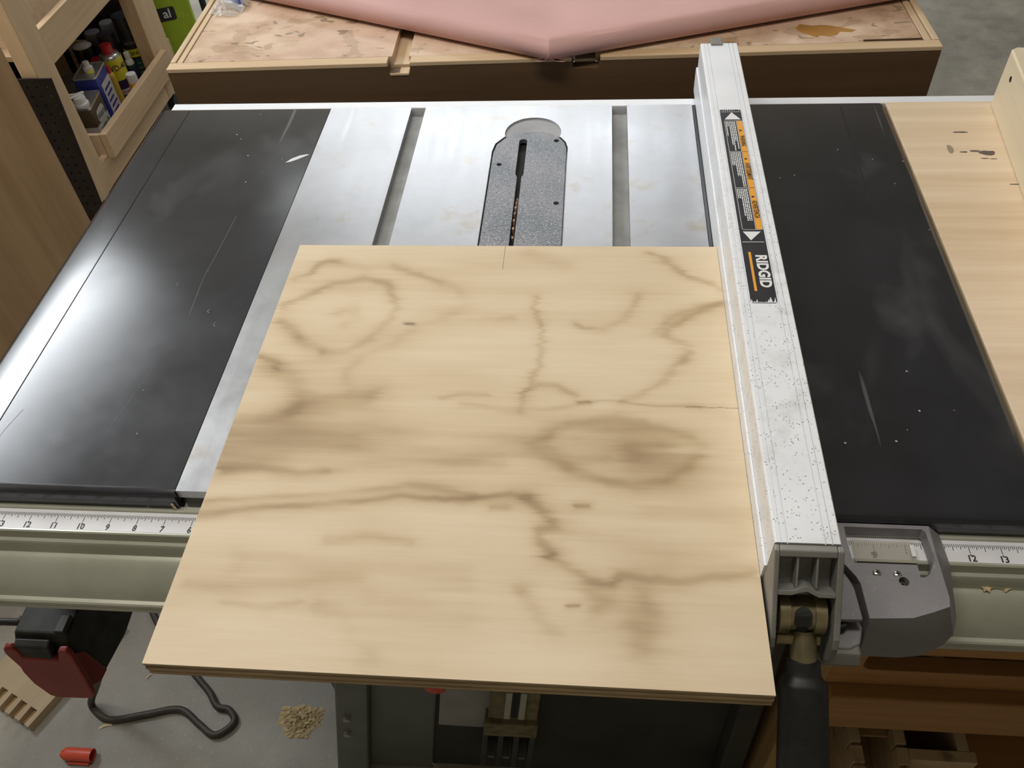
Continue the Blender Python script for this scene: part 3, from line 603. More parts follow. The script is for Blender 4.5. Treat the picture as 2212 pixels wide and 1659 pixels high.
def ply_face():
    nx, ny = 400, 620
    xs = np.linspace(PX0, PX1, nx); ys = np.linspace(PY0, PY1, ny); gx, gy = np.meshgrid(xs, ys)
    rs = np.random.RandomState(5)
    def smooth_noise(n, m, amp):
        g = rs.randn(m+3, n+3); u = (gx-PX0)/(PX1-PX0)*n; v = (gy-PY0)/(PY1-PY0)*m; i = u.astype(int); j = v.astype(int); a = u-i; b = v-j; a = a*a*(3-2*a); b = b*b*(3-2*b)
        return amp*((g[j, i]*(1-a)+g[j, i+1]*a)*(1-b)+(g[j+1, i]*(1-a)+g[j+1, i+1]*a)*b)
    wx = gx+smooth_noise(14, 30, .0018)+smooth_noise(40, 120, .0006); wy = gy+smooth_noise(10, 24, .0014)+smooth_noise(60, 60, .0005)
    wx = wx+smooth_noise(4, 150, .0013)+smooth_noise(7, 300, .0012)+smooth_noise(16, 300, .0006)
    mod = np.clip(1+smooth_noise(9, 16, .24)+smooth_noise(12, 90, .12), .4, 1.6)
    F = .10+smooth_noise(5, 9, .04)+smooth_noise(7, 26, .035)+smooth_noise(6, 140, .018); K = np.zeros_like(F)
    for P, w, s in GRAIN:
        d2 = np.full_like(F, 9.)
        for (ax, ay), (bx_, by) in zip(P[:-1], P[1:]):
            dx, dy = bx_-ax, by-ay; L = dx*dx+dy*dy+1e-12; t = np.clip(((wx-ax)*dx+(wy-ay)*dy)/L, 0, 1)
            d2 = np.minimum(d2, (wx-ax-t*dx)**2+(wy-ay-t*dy)**2)
        if s > 1: K = np.maximum(K, np.exp(-d2/(w*.55)**2)*.75)
        else: F = F+s*(.50*np.exp(-d2/w**2)+.26*np.exp(-d2/(2.6*w)**2))*(1-.35*F)*mod
    vs = np.stack([gx, gy, np.full_like(gx, .019)], -1).reshape(-1, 3)-np.array(ORG[ply])
    idx = np.arange(nx*ny).reshape(ny, nx); fs = np.stack([idx[:-1, :-1], idx[:-1, 1:], idx[1:, 1:], idx[1:, :-1]], -1).reshape(-1, 4)
    me = bpy.data.meshes.new('face_veneer'); nv = len(vs)
    # skirt: edge of the veneer, 2.4 mm deep
    ring = np.concatenate([idx[0, :], idx[1:, -1], idx[-1, -2::-1], idx[-2:0:-1, 0]]); low = vs[ring].copy(); low[:, 2] -= .0024
    rn = len(ring); sk = [(int(ring[(k+1) % rn]), int(ring[k]), nv+k, nv+(k+1) % rn) for k in range(rn)]
    me.from_pydata(np.concatenate([vs, low]).tolist(), [], fs.tolist()+sk); me.materials.append(MT['plytop'])
    for nm, arr in (('figure', F), ('check', K)):
        a = me.attributes.new(nm, 'FLOAT', 'POINT'); v = arr.reshape(-1); a.data.foreach_set('value', np.concatenate([v, v[ring]*0+.5 if nm == 'figure' else v[ring]*0]).astype(np.float32))
    o = bpy.data.objects.new('face_veneer', me); S.collection.objects.link(o); o.parent = ply; ORG[o] = ORG[ply]
ply_face()
zz = [.0166, .0126, .0086, .0046, .0022, .0003]
for k in range(5):
    e = (.0004, -.0001, .0003, 0, .0004)[k]
    MB().box(PX0+e, PX1-e, PY0+e, PY1-e, zz[k+1], zz[k]).build('core_ply', 'e1' if k % 2 else 'e2', ply)
MB().box(-.0990, -.0986, .2820, .3215, .01895, .01905).build('pencil_line', 'pencil', ply)

# ---------------------------------------------------------------- outfeed table
def rthing(name, label, cat, loc, deg, group=None):
    """a thing turned about its own base point; its parts are given in its own axes (z still from the saw table)"""
    o = thing(name, label, cat, loc, group); o.rotation_euler = (0, 0, math.radians(deg)); ORG[o] = Vector((0, 0, loc[2])); return o
out = rthing('outfeed_table', 'low wooden outfeed table with stained top behind the saw', 'workbench', (-.651, .7612, FZ), 1.714)
WD, DP = 1.1365, 1.02; S1, S2 = (.343, .368), (.6155, .6470)
nt1, nt2 = (S1[0]-.005, S1[1]+.004), (S2[0]-.004, S2[1]+.006)
ap = [(0, -.20), (WD, -.20), (WD, -.0065), (nt2[1], -.0065), (nt2[1]-.003, -.0165), (nt2[0]+.002, -.0165), (nt2[0], -.0065), (nt1[1], -.0065), (nt1[1]-.002, -.0170), (nt1[0]+.001, -.0160), (nt1[0], -.0065), (0, -.0065)]
MB().plate(ap, [], 0, .018, fn=lambda u, v, w: (u, w, v)).build('front_apron', 'apron', out, bevel=.0008)
for u0 in (0, WD-.018): MB().box(u0, u0+.018, .0182, DP, -.20, -.0065).build('side_apron', 'apron', out, bevel=.0008)
MB().box(0, WD, DP, DP+.018, -.20, -.0065).build('rear_apron', 'apron', out)
for a, b in ((0, nt1[0]), (nt1[1], nt2[0]), (nt2[1], WD)): MB().box(a, b, -.0006, .0195, -.0064, 0).build('edge_strip', 'strip', out, bevel=.0009)
for a, b in ((0, .0085), (.0105, .0190), (WD-.0085, WD+.0004), (WD-.0200, WD-.0105)): MB().box(a, b, .0200, DP, -.0064, -.0002 if .001 < a < WD-.01 else .0006).build('edge_strip', 'stripy', out, bevel=.0009)
for a, b, d in ((.0205, S1[0], 0), (S1[1], S2[0], .0004), (S2[1], WD-.0215, 0)):
    MB().box(a, b, .0215, DP-.01, -.018, -.0009-d).build('top_panel', 'outfeed', out, bevel=.0006)
for a, b in (S1, S2): MB().box(a+.0003, b-.0003, .0195, DP-.01, -.020, -.0130).build('slot_floor', 'stripy', out)
MB().box(nt1[0]+.002, nt1[1]-.003, -.0012, .0185, -.0205, -.0165).build('notch_splinter', 'strip', out, bevel=.001)
MB().box(WD-.105, WD-.0225, .0225, .0245, -.0007, .0012).build('raised_lip', 'apron', out)
for u in (.03, WD-.09):
    for v in (.08, DP-.12): MB().box(u, u+.06, v, v+.06, FZ, -.2).build('table_leg', 'apron', out, bevel=.001)
MB().box(-.060, -.022, .30, 1.0, -.118, -.100).build('side_shelf', 'greywood', out, bevel=.001)
MB().box(-.0215, -.0005, .30, 1.0, -.190, -.100).build('shelf_cleat', 'greywood', out)
rn_ = random.Random(11)
blob = [(.290, .859), (.298, .872), (.315, .866), (.330, .868), (.345, .864), (.358, .858), (.376, .850), (.368, .844), (.352, .846), (.346, .836), (.334, .832), (.322, .836), (.316, .829), (.306, .838), (.296, .846)]
ca, sa = math.cos(math.radians(-1.714)), math.sin(math.radians(-1.714))
MB().plate([((x+.651)*ca-(y-.7612)*sa, (x+.651)*sa+(y-.7612)*ca) for x, y in blob], [], -.0009, -.0006).build('varnish_puddle', 'amber', out)

# ---------------------------------------------------------------- pink paper with its edges rolled under
def paper():
    A, tl, tr = Vector((-.071, .768)), Vector((-.402, .180)).normalized(), Vector((.480, .158)).normalized()
    nl, nr = Vector((-tl.y, tl.x)), Vector((-tr.y, tr.x))      # inward normals of the two edges
    if nl.y < 0: nl = -nl
    if nr.y < 0: nr = -nr
    r = .0165; dc = .42*r; pr = []
    for a in range(-85, -271, -9): pr.append((dc+r*math.cos(math.radians(a)), r+r*math.sin(math.radians(a))))
    d = .02
    while d < .60:
        pr.append((d, .006+(2*r-.006)*math.exp(-((d-dc)/.095)**2))); d += .012 if d < .2 else .05
    det = nl.x*nr.y-nl.y*nr.x; n = len(pr); vs = []; fs = []
    for i, (da, ha) in enumerate(pr):
        for j, (db, hb) in enumerate(pr):
            x = (da*nr.y-db*nl.y)/det; y = (nl.x*db-nr.x*da)/det
            k = min(i, j); h = pr[k][1]; wob = .0012*math.sin(31*x+2)*math.cos(23*y) if k > 16 else 0
            vs.append((A.x+x, A.y+y, h+.0010+wob))
    for i in range(n-1):
        for j in range(n-1):
            a, b, c, d2 = i*n+j, (i+1)*n+j, (i+1)*n+j+1, i*n+j+1
            fs += [(a, b, c), (a, c, d2)]
    m = MB(); m.add(vs, fs); o = m.build('rosin_paper', 'paper', org=(-.07, 1.0, 0), smooth=24)
    so = o.modifiers.new('sheet', 'SOLIDIFY'); so.thickness = .0005; so.offset = 0
    return tag(o, 'sheet of pink paper with rolled edges and a pointed front corner', 'paper')
paper()

# crumpled clear wrapper with blue print
def crumple(c, rx, ry, h, n, seed, name, mat, parent):
    rs = random.Random(seed); m = MB(); vs = []
    for i in range(n):
        for j in range(n):
            u, v = 2*i/(n-1)-1, 2*j/(n-1)-1
            vs.append((c[0]+rx*u+rs.uniform(-1, 1)*rx*.22, c[1]+ry*v+rs.uniform(-1, 1)*ry*.22, c[2]+rs.random()*h*(1.1-.6*(u*u+v*v))))
    fs = [(i*n+j, (i+1)*n+j, (i+1)*n+j+1, i*n+j+1) for i in range(n-1) for j in range(n-1)]
    return m.add(vs, fs).build(name, mat, parent, recalc=False)
wrap = thing('plastic_wrapper', 'crumpled clear plastic wrapper with blue print on the outfeed table', 'wrapper', (-.58, .975, 0))
crumple((-.612, .968, 0), .027, .022, .022, 9, 4, 'clear_film', 'film', wrap); crumple((-.602, .976, .003), .010, .014, .024, 6, 9, 'blue_film', 'bluefilm', wrap)
crumple((-.612, .940, 0), .020, .008, .012, 6, 5, 'torn_strip', 'film', wrap)

# ---------------------------------------------------------------- plywood extension and pine board at the right
ext = thing('extension_panel', 'pale plywood panel filling the space right of the black saw wing', 'plywood', (.55, .32, 0))
MB().box(.3752, .72, -.002, .6462, -.0030, -.0002).build('face_veneer', 'extply', ext, bevel=.0006)
MB().box(.3755, .7197, -.0017, .6459, -.019, -.0031).build('core_ply', 'e1', ext)
sm = random.Random(8)
for x, y, a, b in ((.456, .531, .010, .0022), (.470, .527, .012, .0060), (.4635, .515, .006, .0012), (.473, .514, .005, .0011), (.428, .535, .0042, .0130), (.450, .573, .011, .0018), (.482, .462, .007, .0012), (.443, .529, .0060, .0014)):
    P = [(x+a*math.cos(t)*sm.uniform(.55, 1), y+b*math.sin(t)*sm.uniform(.6, 1)) for t in (2*math.pi*k/14 for k in range(14))]
    MB().plate(P, [], -.0002, .00005).build('dark_smudge', 'pencil' if a != .0042 else 'greywood', ext)
pb = rthing('pine_board', 'pale pine board standing on edge on the plywood panel, small round hole', 'board', (.5045, .6440, 0), -186.1)
# local +y runs toward the viewer, local +x to the left
MB().plate([(0, .006), (-.006, 0), (-.040, 0), (-.040, .50), (0, .50)], [], 0, .074).build('board_body', 'whitepine', pb, bevel=.0022, seg=3)
MB().cyl((-.010, .040, .053), (.0004, .040, .053), .0036, n=16).build('drilled_hole', 'dark', pb)

# ---------------------------------------------------------------- wooden tool cabinet under the right side
cab = thing('tool_cabinet', 'orange stained wooden cabinet with a slotted front below the right rail', 'cabinet', (.5, .25, FZ))
HOLE = rrect(.294, .70, -.302, -.262, .012)
MB().plate([(.262, -.338), (.76, -.338), (.76, -.225), (.262, -.225)], [HOLE], .002, .020, fn=lambda u, v, w: (u, w, v)).build('slotted_rail', 'cabwood', cab, bevel=.001)
MB().prof([(-.016, -.420), (.019, -.420), (.019, -.3385), (-.0135, -.3385), (-.016, -.3405)], .268, .76).build('front_board', 'cabwood', cab, bevel=.0012)
MB().box(.2415, .262, .0, .50, FZ, -.225).build('side_panel', 'cabpanel', cab, bevel=.001)
MB().box(.74, .76, .021, .50, FZ, -.225).build('side_panel', 'cabpanel', cab, bevel=.001)
MB().box(.262, .74, .48, .50, FZ, -.225).build('back_panel', 'cabwood', cab)
MB().box(.262, .74, .021, .48, -.245, -.225).build('top_panel', 'cabwood', cab)
MB().box(.262, .74, .021, .48, FZ+.05, FZ+.07).build('bottom_panel', 'cabwood', cab)
MB().box(.2625, .7395, .022, .47, -.735, -.7205).build('cabinet_shelf', 'cabwood', cab)
drw = thing('drawer_box', 'open plywood tray with notched dividers inside the orange cabinet', 'drawer', (.43, .10, -.7203))
def wall_y(x0, x1, y0, y1, z1, cuts, name):
    P = [(y1, -.7203), (y0, -.7203), (y0, z1)]
    for y in cuts: P += [(y-.0022, z1), (y-.0022, z1-.022), (y+.0022, z1-.022), (y+.0022, z1)]
    P += [(y1, z1)]
    MB().plate(P, [], x0, x1, fn=lambda u, v, w: (w, u, v)).build(name, 'e1', drw, bevel=.0006)
wall_y(.3565, .3715, -.014, .30, -.600, (.006, .033, .061, .089, .117), 'notched_wall')
wall_y(.4160, .4310, -.014, .30, -.600, (.006, .033, .061, .089, .117), 'notched_wall')
wall_y(.4960, .5110, .0305, .30, -.600, (), 'side_wall')
MB().box(.4315, .5180, .0150, .0300, -.7203, -.600).build('front_wall', 'e1', drw, bevel=.0006)
MB().box(.3720, .4155, .052, .30, -.626, -.620).build('sliding_board', 'cabpanel', drw, bevel=.0006)
MB().box(.3720, .4155, .030, .30, -.7203, -.712).build('tray_floor', 'cabpanel', drw)
# ---------------------------------------------------------------- storage rack at the left
rack = thing('storage_rack', 'pine storage rack with open front tray and dark pegboard end', 'shelf', (-1.55, 1.85, FZ))
MB().box(-1.445, -1.400, 1.503, 1.590, FZ+.07, .35).build('post', 'pine', rack, bevel=.002)
MB().box(-1.445, -1.400, 2.080, 2.200, FZ+.07, .35).build('post', 'pine', rack, bevel=.002)
for y in (1.503, 2.080): MB().box(-1.80, -1.755, y, y+.087, FZ+.07, .35).build('post', 'pine', rack, bevel=.002)
MB().box(-1.4215, -1.4015, 1.5905, 2.0795, -.413, -.322).build('upper_rail', 'piney', rack, bevel=.002)
MB().box(-1.755, -1.4220, 1.5905, 2.0795, -.405, -.392).build('upper_shelf', 'piney', rack)
MB().box(-1.4215, -1.4015, 1.5905, 2.0795, -.790, -.7110).build('lower_rail', 'piney', rack, bevel=.002)
MB().box(-1.3995, -1.3790, 1.632, 2.130, -.7200, -.6450).build('tray_front', 'piney', rack, bevel=.0015)
MB().box(-1.755, -1.4012, 1.632, 1.644, -.7640, -.6470).build('tray_side', 'piney', rack, bevel=.001)
MB().box(-1.755, -1.4012, 2.201, 2.213, -.7640, -.6470).build('tray_side', 'piney', rack, bevel=.001)
MB().box(-1.755, -1.4460, 1.5905, 2.200, -.7750, -.7650).build('tray_floor', 'piney', rack)
MB().box(-1.820, -1.8005, 1.503, 2.2135, -.790, .30).build('back_panel', 'peg', rack)
MB().box(-1.8000, -1.4460, 2.214, 2.220, -.790, .30).build('added_backing', 'peg', rack)  # dark sheet added so the space behind the cans goes black
MB().box(-1.4455, -1.4225, 1.5905, 2.0795, -.7750, -.7650).build('tray_lip', 'piney', rack)
for x in (-1.42, -1.78):
    for y in (1.545, 2.14):
        c = MB().cyl((x-.012, y, FZ+.032), (x+.012, y, FZ+.032), .032, n=20); c.build('caster_wheel', 'rubber', rack, smooth=40)
        MB().box(x-.018, x+.018, y-.018, y+.018, FZ+.064, FZ+.0698).build('caster_plate', 'tin', rack)
PQ = [(-1.640, -.845), (-1.397, -.845), (-1.362, -.402), (-1.640, -.402)]
hl = [circ(-1.384-.0254*i-.0*j, -.424-.0254*j, .0030, 8) for i in range(7) for j in range(16) if -1.384-.0254*i < -1.372-.0000-(.0254*j)*.079-.004]
MB().plate(PQ, hl, 1.4935, 1.4985, fn=lambda u, v, w: (u, w, v)).build('pegboard', 'peg', rack)
ub = thing('plywood_box', 'open plywood box on the upper shelf of the pine rack', 'box', (-1.55, 1.8, -.392))
MB().box(-1.470, -1.458, 1.640, 1.960, -.3915, -.20).build('box_front', 'extply', ub, bevel=.001); MB().box(-1.70, -1.688, 1.640, 1.960, -.3915, -.20).build('box_back', 'extply', ub)
for y in (1.640, 1.948): MB().box(-1.6875, -1.4705, y, y+.012, -.3915, -.20).build('box_side', 'extply', ub)
MB().box(-1.6875, -1.4705, 1.6525, 1.9475, -.3915, -.384).build('box_bottom', 'extply', ub)

# cans and bottles in the tray
B0 = -.7648
def wrap_text(body, size, parent, cx, cy, r, z, mat, sx=1., ang=-58, bold=.0002):
    o = text('printed_word', body, size, (0, 0, 0), (1, 0, 0), (0, 1, 0), mat, parent, bold, sx, lift=0); org = ORG[parent]
    for v in o.data.vertices:
        u, w = v.co.x+org.x, v.co.y+org.y; a = math.radians(ang)+u/r
        v.co = Vector((cx+(r+.0006)*math.cos(a), cy+(r+.0006)*math.sin(a), z+w))-org
    return o
def spray(name, label, x, y, h, r, body, cap, band=None, cap_h=.045, cap_r=.8, dome='tin', cat='spray can'):
    c = thing(name, label, cat, (x, y, B0), 'cans and bottles in the rack tray'); hb = h-cap_h
    MB().lathe((x, y, B0), [(r*.96, 0), (r, .003), (r, hb-.018), (r*.97, hb-.015)], 28).build('can_body', body, c, smooth=50)
    if dome: MB().lathe((x, y, B0), [(r*.985, hb-.0148), (r*.99, hb-.012), (r*.86, hb-.003), (r*.72, hb)], 28).build('can_shoulder', dome, c, smooth=60)
    z0 = hb+.0002 if dome else hb-.0148
    MB().lathe((x, y, B0), [(r*cap_r, z0), (r*cap_r, h-.004), (r*cap_r*.94, h), (r*cap_r*.6, h+.0004)], 28).build('cap', cap, c, smooth=50)
    for b0, b1, m in band or (): MB().lathe((x, y, B0), [(r*.99, b0*hb), (r+.0004, b0*hb+.0002), (r+.0004, b1*hb-.0002), (r*.99, b1*hb)], 28).build('label_band', m, c, smooth=50)
    return c
def tin(name, label, loc, deg, w, d, h, mats, cap):
    c = rthing(name, label, 'can', (loc[0], loc[1], B0), deg, 'cans and bottles in the rack tray')
    MB().plate(rrect(-d/2, d/2, -w/2, w/2, .006), [], B0+.0002, B0+h).build('can_body', mats[0], c, smooth=40)
    MB().plate(rrect(-d/2-.001, d/2+.001, -w/2-.001, w/2+.001, .007), [rrect(-d/2+.003, d/2-.003, -w/2+.003, w/2-.003, .005)], B0+h-.003, B0+h+.003).build('top_rim', mats[1], c)
    MB().plate(rrect(-d/2+.003, d/2-.003, -w/2+.003, w/2-.003, .005), [], B0+h, B0+h+.0012).build('top_plate', mats[1], c)
    return c
# white and brown oil tin with a flip spout
wt = tin('oil_tin', 'white and brown oil tin with white spout, nearest in the rack tray', (-1.468, 1.738), 8, .105, .062, .165, ('offwhite', 'tin'), 1)
MB().plate(rrect(-.0316, .0316, -.0531, .0531, .006), [], B0+.108, B0+.163).build('label_band', 'brown', wt, smooth=40)
MB().plate(rrect(-.030, .034, B0+.104, B0+.142, .016), [], .03165, .0319, fn=lambda u, v, w: (w, u, v)).build('label_oval', 'offwhite', wt)
text('printed_word', 'Watco', .024, (.0320, .002, B0+.122), (0, 1, 0), (0, 0, 1), 'greenlab', wt, .0004, .9); text('printed_word', 'DANISH OIL', .015, (.0312, .004, B0+.088), (0, 1, 0), (0, 0, 1), 'ink', wt, .0003, .9)
MB().lathe((0, -.022, B0+.166), [(.021, 0), (.021, .006), (.017, .008), (.017, .022), (.0165, .024), (.005, .025)], 24).build('spout_cap', 'wplastic', wt, smooth=50)
MB().tube([(.004, -.012, B0+.190), (-.006, -.026, B0+.193), (-.016, -.042, B0+.197), (-.027, -.050, B0+.201), (-.036, -.044, B0+.202), (-.034, -.030, B0+.200), (-.022, -.022, B0+.196), (-.006, -.012, B0+.192), (.008, .002, B0+.190)], .0040, 8).build('pull_ring', 'wplastic', wt, smooth=60)
# blue tin
bt = tin('blue_tin', 'tall blue tin with bare metal top and white cap behind oil tin', (-1.488, 1.850), 8, .098, .066, .197, ('blue', 'tin'), 1)
MB().box(.0331, .0334, -.030, .044, B0+.012, B0+.165).build('label_panel', 'offwhite', bt)
for k in range(6): MB().box(.0334, .0336, -.022+.004*(k % 2), .034-.006*(k % 3), B0+.140-.018*k, B0+.147-.018*k).build('label_line', 'blue', bt)
MB().lathe((0, .004, B0+.198), [(.014, 0), (.014, .010), (.008, .014), (.009, .024), (.0085, .026), (.002, .0265)], 20).build('spout_cap', 'wplastic', bt, smooth=50)
MB().lathe((.010, -.012, B0+.198), [(.010, .0002), (.010, .002), (.002, .0022)], 16).build('cap_seal', 'ylabel', bt)
# lubricant spray can
wd = spray('lubricant_can', 'blue and yellow lubricant spray can with small red cap', -1.495, 1.997, .205, .033, 'navy', 'capred', [(.56, .93, 'ylabel'), (.30, .40, 'offwhite')], .026, .52)
wrap_text('WD-40', .026, wd, -1.495, 1.997, .0336, B0+.140, 'navy', .80, -44)
wrap_text('MULTI-USE', .009, wd, -1.495, 1.997, .0336, B0+.062, 'capred', .9); wrap_text('PRODUCT', .010, wd, -1.495, 1.997, .0336, B0+.045, 'offwhite', .9)
# varnish spray can
mw = spray('varnish_spray_can', 'tall black spray can with yellow band and green label by the post', -1.4865, 2.1320, .235, .0325, 'blackcan', 'blackcan', [(.10, .56, 'greenlab'), (.60, .74, 'ylabel')], .052, .97, None)
wrap_text('MINWAX', .014, mw, -1.4865, 2.1320, .0330, B0+.155, 'greycap', .9); wrap_text('SPAR', .015, mw, -1.4865, 2.1320, .0331, B0+.122, 'ink', 1.)
for k in range(4): wrap_text('-----', .010, mw, -1.4865, 2.1320, .0331, B0+.090-.015*k, 'offwhite', .9)
spray('glue_bottle', 'slim mustard yellow bottle with red cap between tins', -1.4720, 1.9220, .172, .0130, 'yellow', 'capred', None, .020, .55, 'yellow', 'bottle')
spray('wide_jar', 'dark wide jar with white lid top in the rack tray', -1.609, 2.059, .170, .0310, 'blackcan', 'blackcan', [(.70, .80, 'ylabel')], .030, 1.03, None, 'jar')
jr = [o for o in bpy.data.objects if o.name == 'wide_jar'][0]; MB().lathe((-1.609, 2.059, B0+.1706), [(.0285, 0), (.0280, .0012), (.004, .0080)], 24).build('lid_top', 'wplastic', jr, smooth=60)
spray('grey_capped_can', 'grey capped spray can behind the white lidded jar', -1.604, 2.132, .182, .026, 'greycap', 'greycap', None, .050, .96, None)
spray('grey_capped_can', 'spray can with paler grey cap, deepest of the capped cans', -1.571, 2.177, .192, .024, 'blackcan', 'greycap', None, .050, .96, None)
spray('dark_lidded_can', 'dark plum lidded can behind the red capped lubricant', -1.544, 2.098, .190, .027, 'blackcan', 'purple', None, .035, 1.0, None, 'can')
spray('squat_tin', 'squat dark tin with dull grey lid behind the spouted oil tin', -1.608, 1.927, .130, .042, 'blackcan', 'greycap', None, .012, 1.0, None, 'can')
spray('small_bottle', 'small bottle with red and white cap beside black spray can', -1.475, 2.058, .148, .0135, 'greenlab', 'wplastic', [(.5, .8, 'navy')], .022, .7, 'wplastic', 'bottle')
spray('small_tub', 'small orange and yellow tub behind the tray front board', -1.4405, 1.978, .120, .0165, 'orange', 'wplastic', [(.2, .5, 'ylabel')], .012, .95, None, 'tub')
spray('red_capped_bottle', 'dark bottle with wide red cap behind blue tin', -1.553, 2.014, .152, .0195, 'blackcan', 'capred', None, .035, .9, None, 'bottle')

# ---------------------------------------------------------------- plywood panel leaning at far left, green container
lp = rthing('leaning_plywood', 'aged brown plywood panel standing upright at the far left', 'plywood', (-1.115, 1.05, FZ), 37)
MB().box(-1.30, 0, 0, .016, FZ+.0005, .32).build('panel_face', 'leftply', lp, bevel=.001)
MB().box(-1.30, -.0005, .0162, .019, FZ+.0005, .32).build('back_veneer', 'e2', lp)
MB().box(-.62, -.55, -.022, -.0005, FZ+.0005, -.42).build('batten', 'leftply', lp, bevel=.001)
lg = rthing('green_container', 'lime green container with black label patch behind the rack', 'container', (-1.485, 2.42, FZ), 25)
MB().plate(rrect(-.085, .085, -.06, .06, .02), [], FZ+.0005, FZ+.36).build('container_body', 'lime', lg, bevel=.006)
MB().plate(rrect(-.05, .05, -.035, .035, .02), [], FZ+.3605, FZ+.39).build('container_neck', 'lime', lg, bevel=.004)
MB().plate(rrect(-.062, .030, FZ+.20, FZ+.245, .008), [], -.0612, -.0602, fn=lambda u, v, w: (u, w, v)).build('label_patch', 'blackcan', lg)
text('printed_word', 'al', .042, (.002, -.0614, FZ+.224), (1, 0, 0), (0, 0, 1), 'white', lg, .0006)
tag(MB().tube([(-1.30, 2.36, FZ+.011), (-1.335, 2.40, FZ+.08), (-1.345, 2.42, FZ+.30), (-1.36, 2.46, FZ+.50), (-1.38, 2.56, FZ+.56), (-1.40, 2.68, FZ+.4), (-1.40, 2.74, FZ+.011)], .011, 10).build('vacuum_hose', 'rubber', smooth=60, org=(-1.33, 2.4, FZ)), 'black hose standing in a loop beside the lime green container', 'hose')

# ---------------------------------------------------------------- things on the floor
cordp = [(-.575, .020, -.306), (-.640, .050, -.420), (-.800, .110, -.720), (-.868, .118, -.842), (-.845, .100, -.8535), (-.819, .096, -.8537), (-.765, .109, -.8537), (-.710, .120, -.8537), (-.668, .097, -.8537), (-.634, .080, -.8537), (-.607, .103, -.8537), (-.622, .124, -.8537), (-.645, .129, -.8537), (-.668, .154, -.8537), (-.702, .182, -.8537), (-.750, .225, -.8537), (-.812, .282, -.8537), (-.850, .340, -.8537), (-.90, .46, -.8537)]
tag(MB().tube(cordp, .0061, 12).build('power_cord', 'cord', org=(-.7, .1, FZ), smooth=60), 'dark brown power cord curving across the concrete floor', 'cord')
MB().tube([(-.600, -.028, -.218), (-.640, -.032, -.212), (-.690, -.04, -.205), (-.75, -.03, -.22), (-.79, .02, -.30), (-.78, .12, -.45), (-.64, .25, -.55), (-.372, .30, -.55)], .0042, 10).build('motor_cable', 'cord', saw, smooth=60)
MB().tube([(-.599, -.028, -.218), (-.612, -.029, -.216)], .0065, 12).build('strain_relief', 'switch', saw, smooth=60)
db = rthing('dovetail_board', 'pale wooden board with dovetail sockets cut in its end on the floor', 'board', (-.962, .070, FZ), -24.5)
DPt = [(0, 0)]
for k in range(5):
    x = -.0105-.0255*k; DPt += [(x, -.0005*k), (x+.0012, .028), (x-.0145, .028), (x-.0130, -.0005*k)]
DPt += [(-.145, 0), (-.145, .22), (0, .22)]
MB().plate(DPt, [], FZ+.0003, FZ+.0205).build('board_body', 'floorboard', db, bevel=.0006)
for k in range(5):
    x = -.0105-.0255*k; MB().box(x-.0130, x, .0018, .0275, FZ+.0003, FZ+.0085).build('socket_floor', 'cabpanel', db)
mc = thing('marker_cap', 'orange red marker cap lying on the concrete floor', 'pen cap', (-.86, .033, FZ))
MB().lathe((-.8885, .0330, FZ+.0118), [(.004, 0), (.0062, .001), (.0068, .004), (.0098, .0065), (.0110, .012), (.0112, .0560), (.0098, .0562), (.0094, .040)], 22, axis=(1, 0, -.01)).build('cap_barrel', 'cap', mc, smooth=40)
MB().box(-.8760, -.8370, .0185, .0225, FZ+.0015, FZ+.0065).build('pocket_clip', 'cap', mc, bevel=.001)
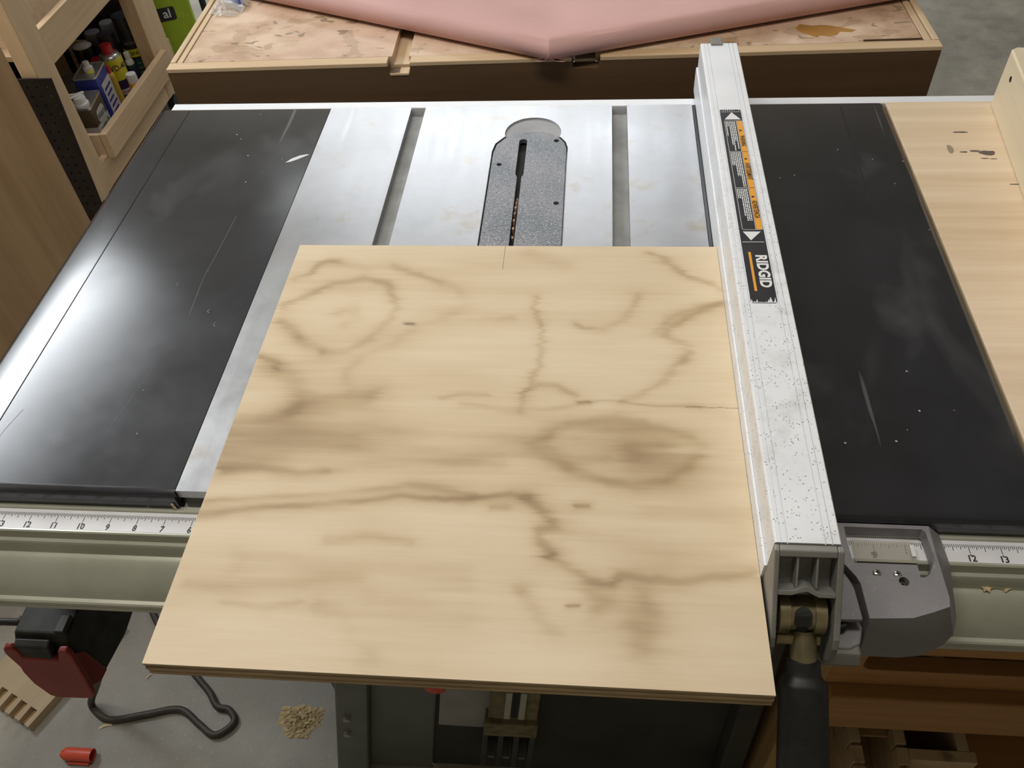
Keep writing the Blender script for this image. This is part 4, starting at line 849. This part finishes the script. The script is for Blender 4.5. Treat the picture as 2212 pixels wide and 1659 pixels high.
def pile(name, c, rx, ry, h, seed, label):
    rs = random.Random(seed); m = MB(); n = 26; vs = []
    for i in range(n):
        for j in range(n):
            u, v = 2*i/(n-1)-1, 2*j/(n-1)-1; q = math.sqrt(u*u+v*v); w = max(0, 1-q*(1+.12*math.sin(3*math.atan2(v, u)+seed)+.08*math.sin(7*math.atan2(v, u))))
            vs.append((c[0]+rx*u+rs.uniform(-1, 1)*.0012, c[1]+ry*v+rs.uniform(-1, 1)*.0012, FZ-.0006+h*w**.7*rs.uniform(.35, 1.25)+.0002))
    o = m.add(vs, [(i*n+j, (i+1)*n+j, (i+1)*n+j+1, i*n+j+1) for i in range(n-1) for j in range(n-1)]).build(name, 'dust', org=(c[0], c[1], FZ)); o['kind'] = 'stuff'
    tag(o, label, 'sawdust')
pile('sawdust_pile', (-.493, .115), .040, .030, .010, 3, 'small clump of yellow sawdust on the floor left of the saw stand')
def shaving(c, L, a, lift, label, seed, mat='lightwood'):
    rs = random.Random(seed); d = Vector((math.cos(a), math.sin(a), 0)); P = [Vector(c)+d*L*(t-.5)+Vector((0, 0, lift*math.sin(math.pi*t)))+Vector((-d.y, d.x, 0))*L*.12*math.sin(3*t) for t in (0, .25, .5, .75, 1)]
    w = Vector((-d.y, d.x, .35)).normalized()*L*.11; m = MB(); vs = []
    for p in P: vs += [p-w, p+w]
    m.add(vs, [(2*k, 2*k+1, 2*k+3, 2*k+2) for k in range(4)]); o = m.build('wood_shaving', mat, org=c, recalc=False)
    so = o.modifiers.new('thickness', 'SOLIDIFY'); so.thickness = .0003; tag(o, label, 'wood shaving')
shaving((.3190, -.0395, -.0440), .016, -.35, .001, 'curled shaving on the front rail closest to the fence carriage', 1, 'dust')
shaving((.3300, -.0400, -.0445), .017, .15, .001, 'flat yellow shaving in the middle of the right front rail groove', 2, 'dust')
shaving((.3440, -.0400, -.0450), .012, .3, .001, 'small shaving in the front rail groove nearest the picture edge', 3, 'dust')
shaving((-.835, .085, FZ+.0012), .022, .3, .001, 'thin pale splinter on the floor above the red marker cap', 4)
shaving((-.790, .178, FZ+.0012), .012, .9, .001, 'pale flake on the floor beside the switch box', 5)
sp = MB().plate([(-.3760, -.0125), (-.3738, -.0120), (-.3728, -.0205), (-.3755, -.0208)], [], -.0062, -.0052, fn=lambda u, v, w: (u, w, v)).build('wood_splinter', 'lightwood'); tag(sp, 'pale wood sliver caught at the front joint of wing and table', 'splinter')
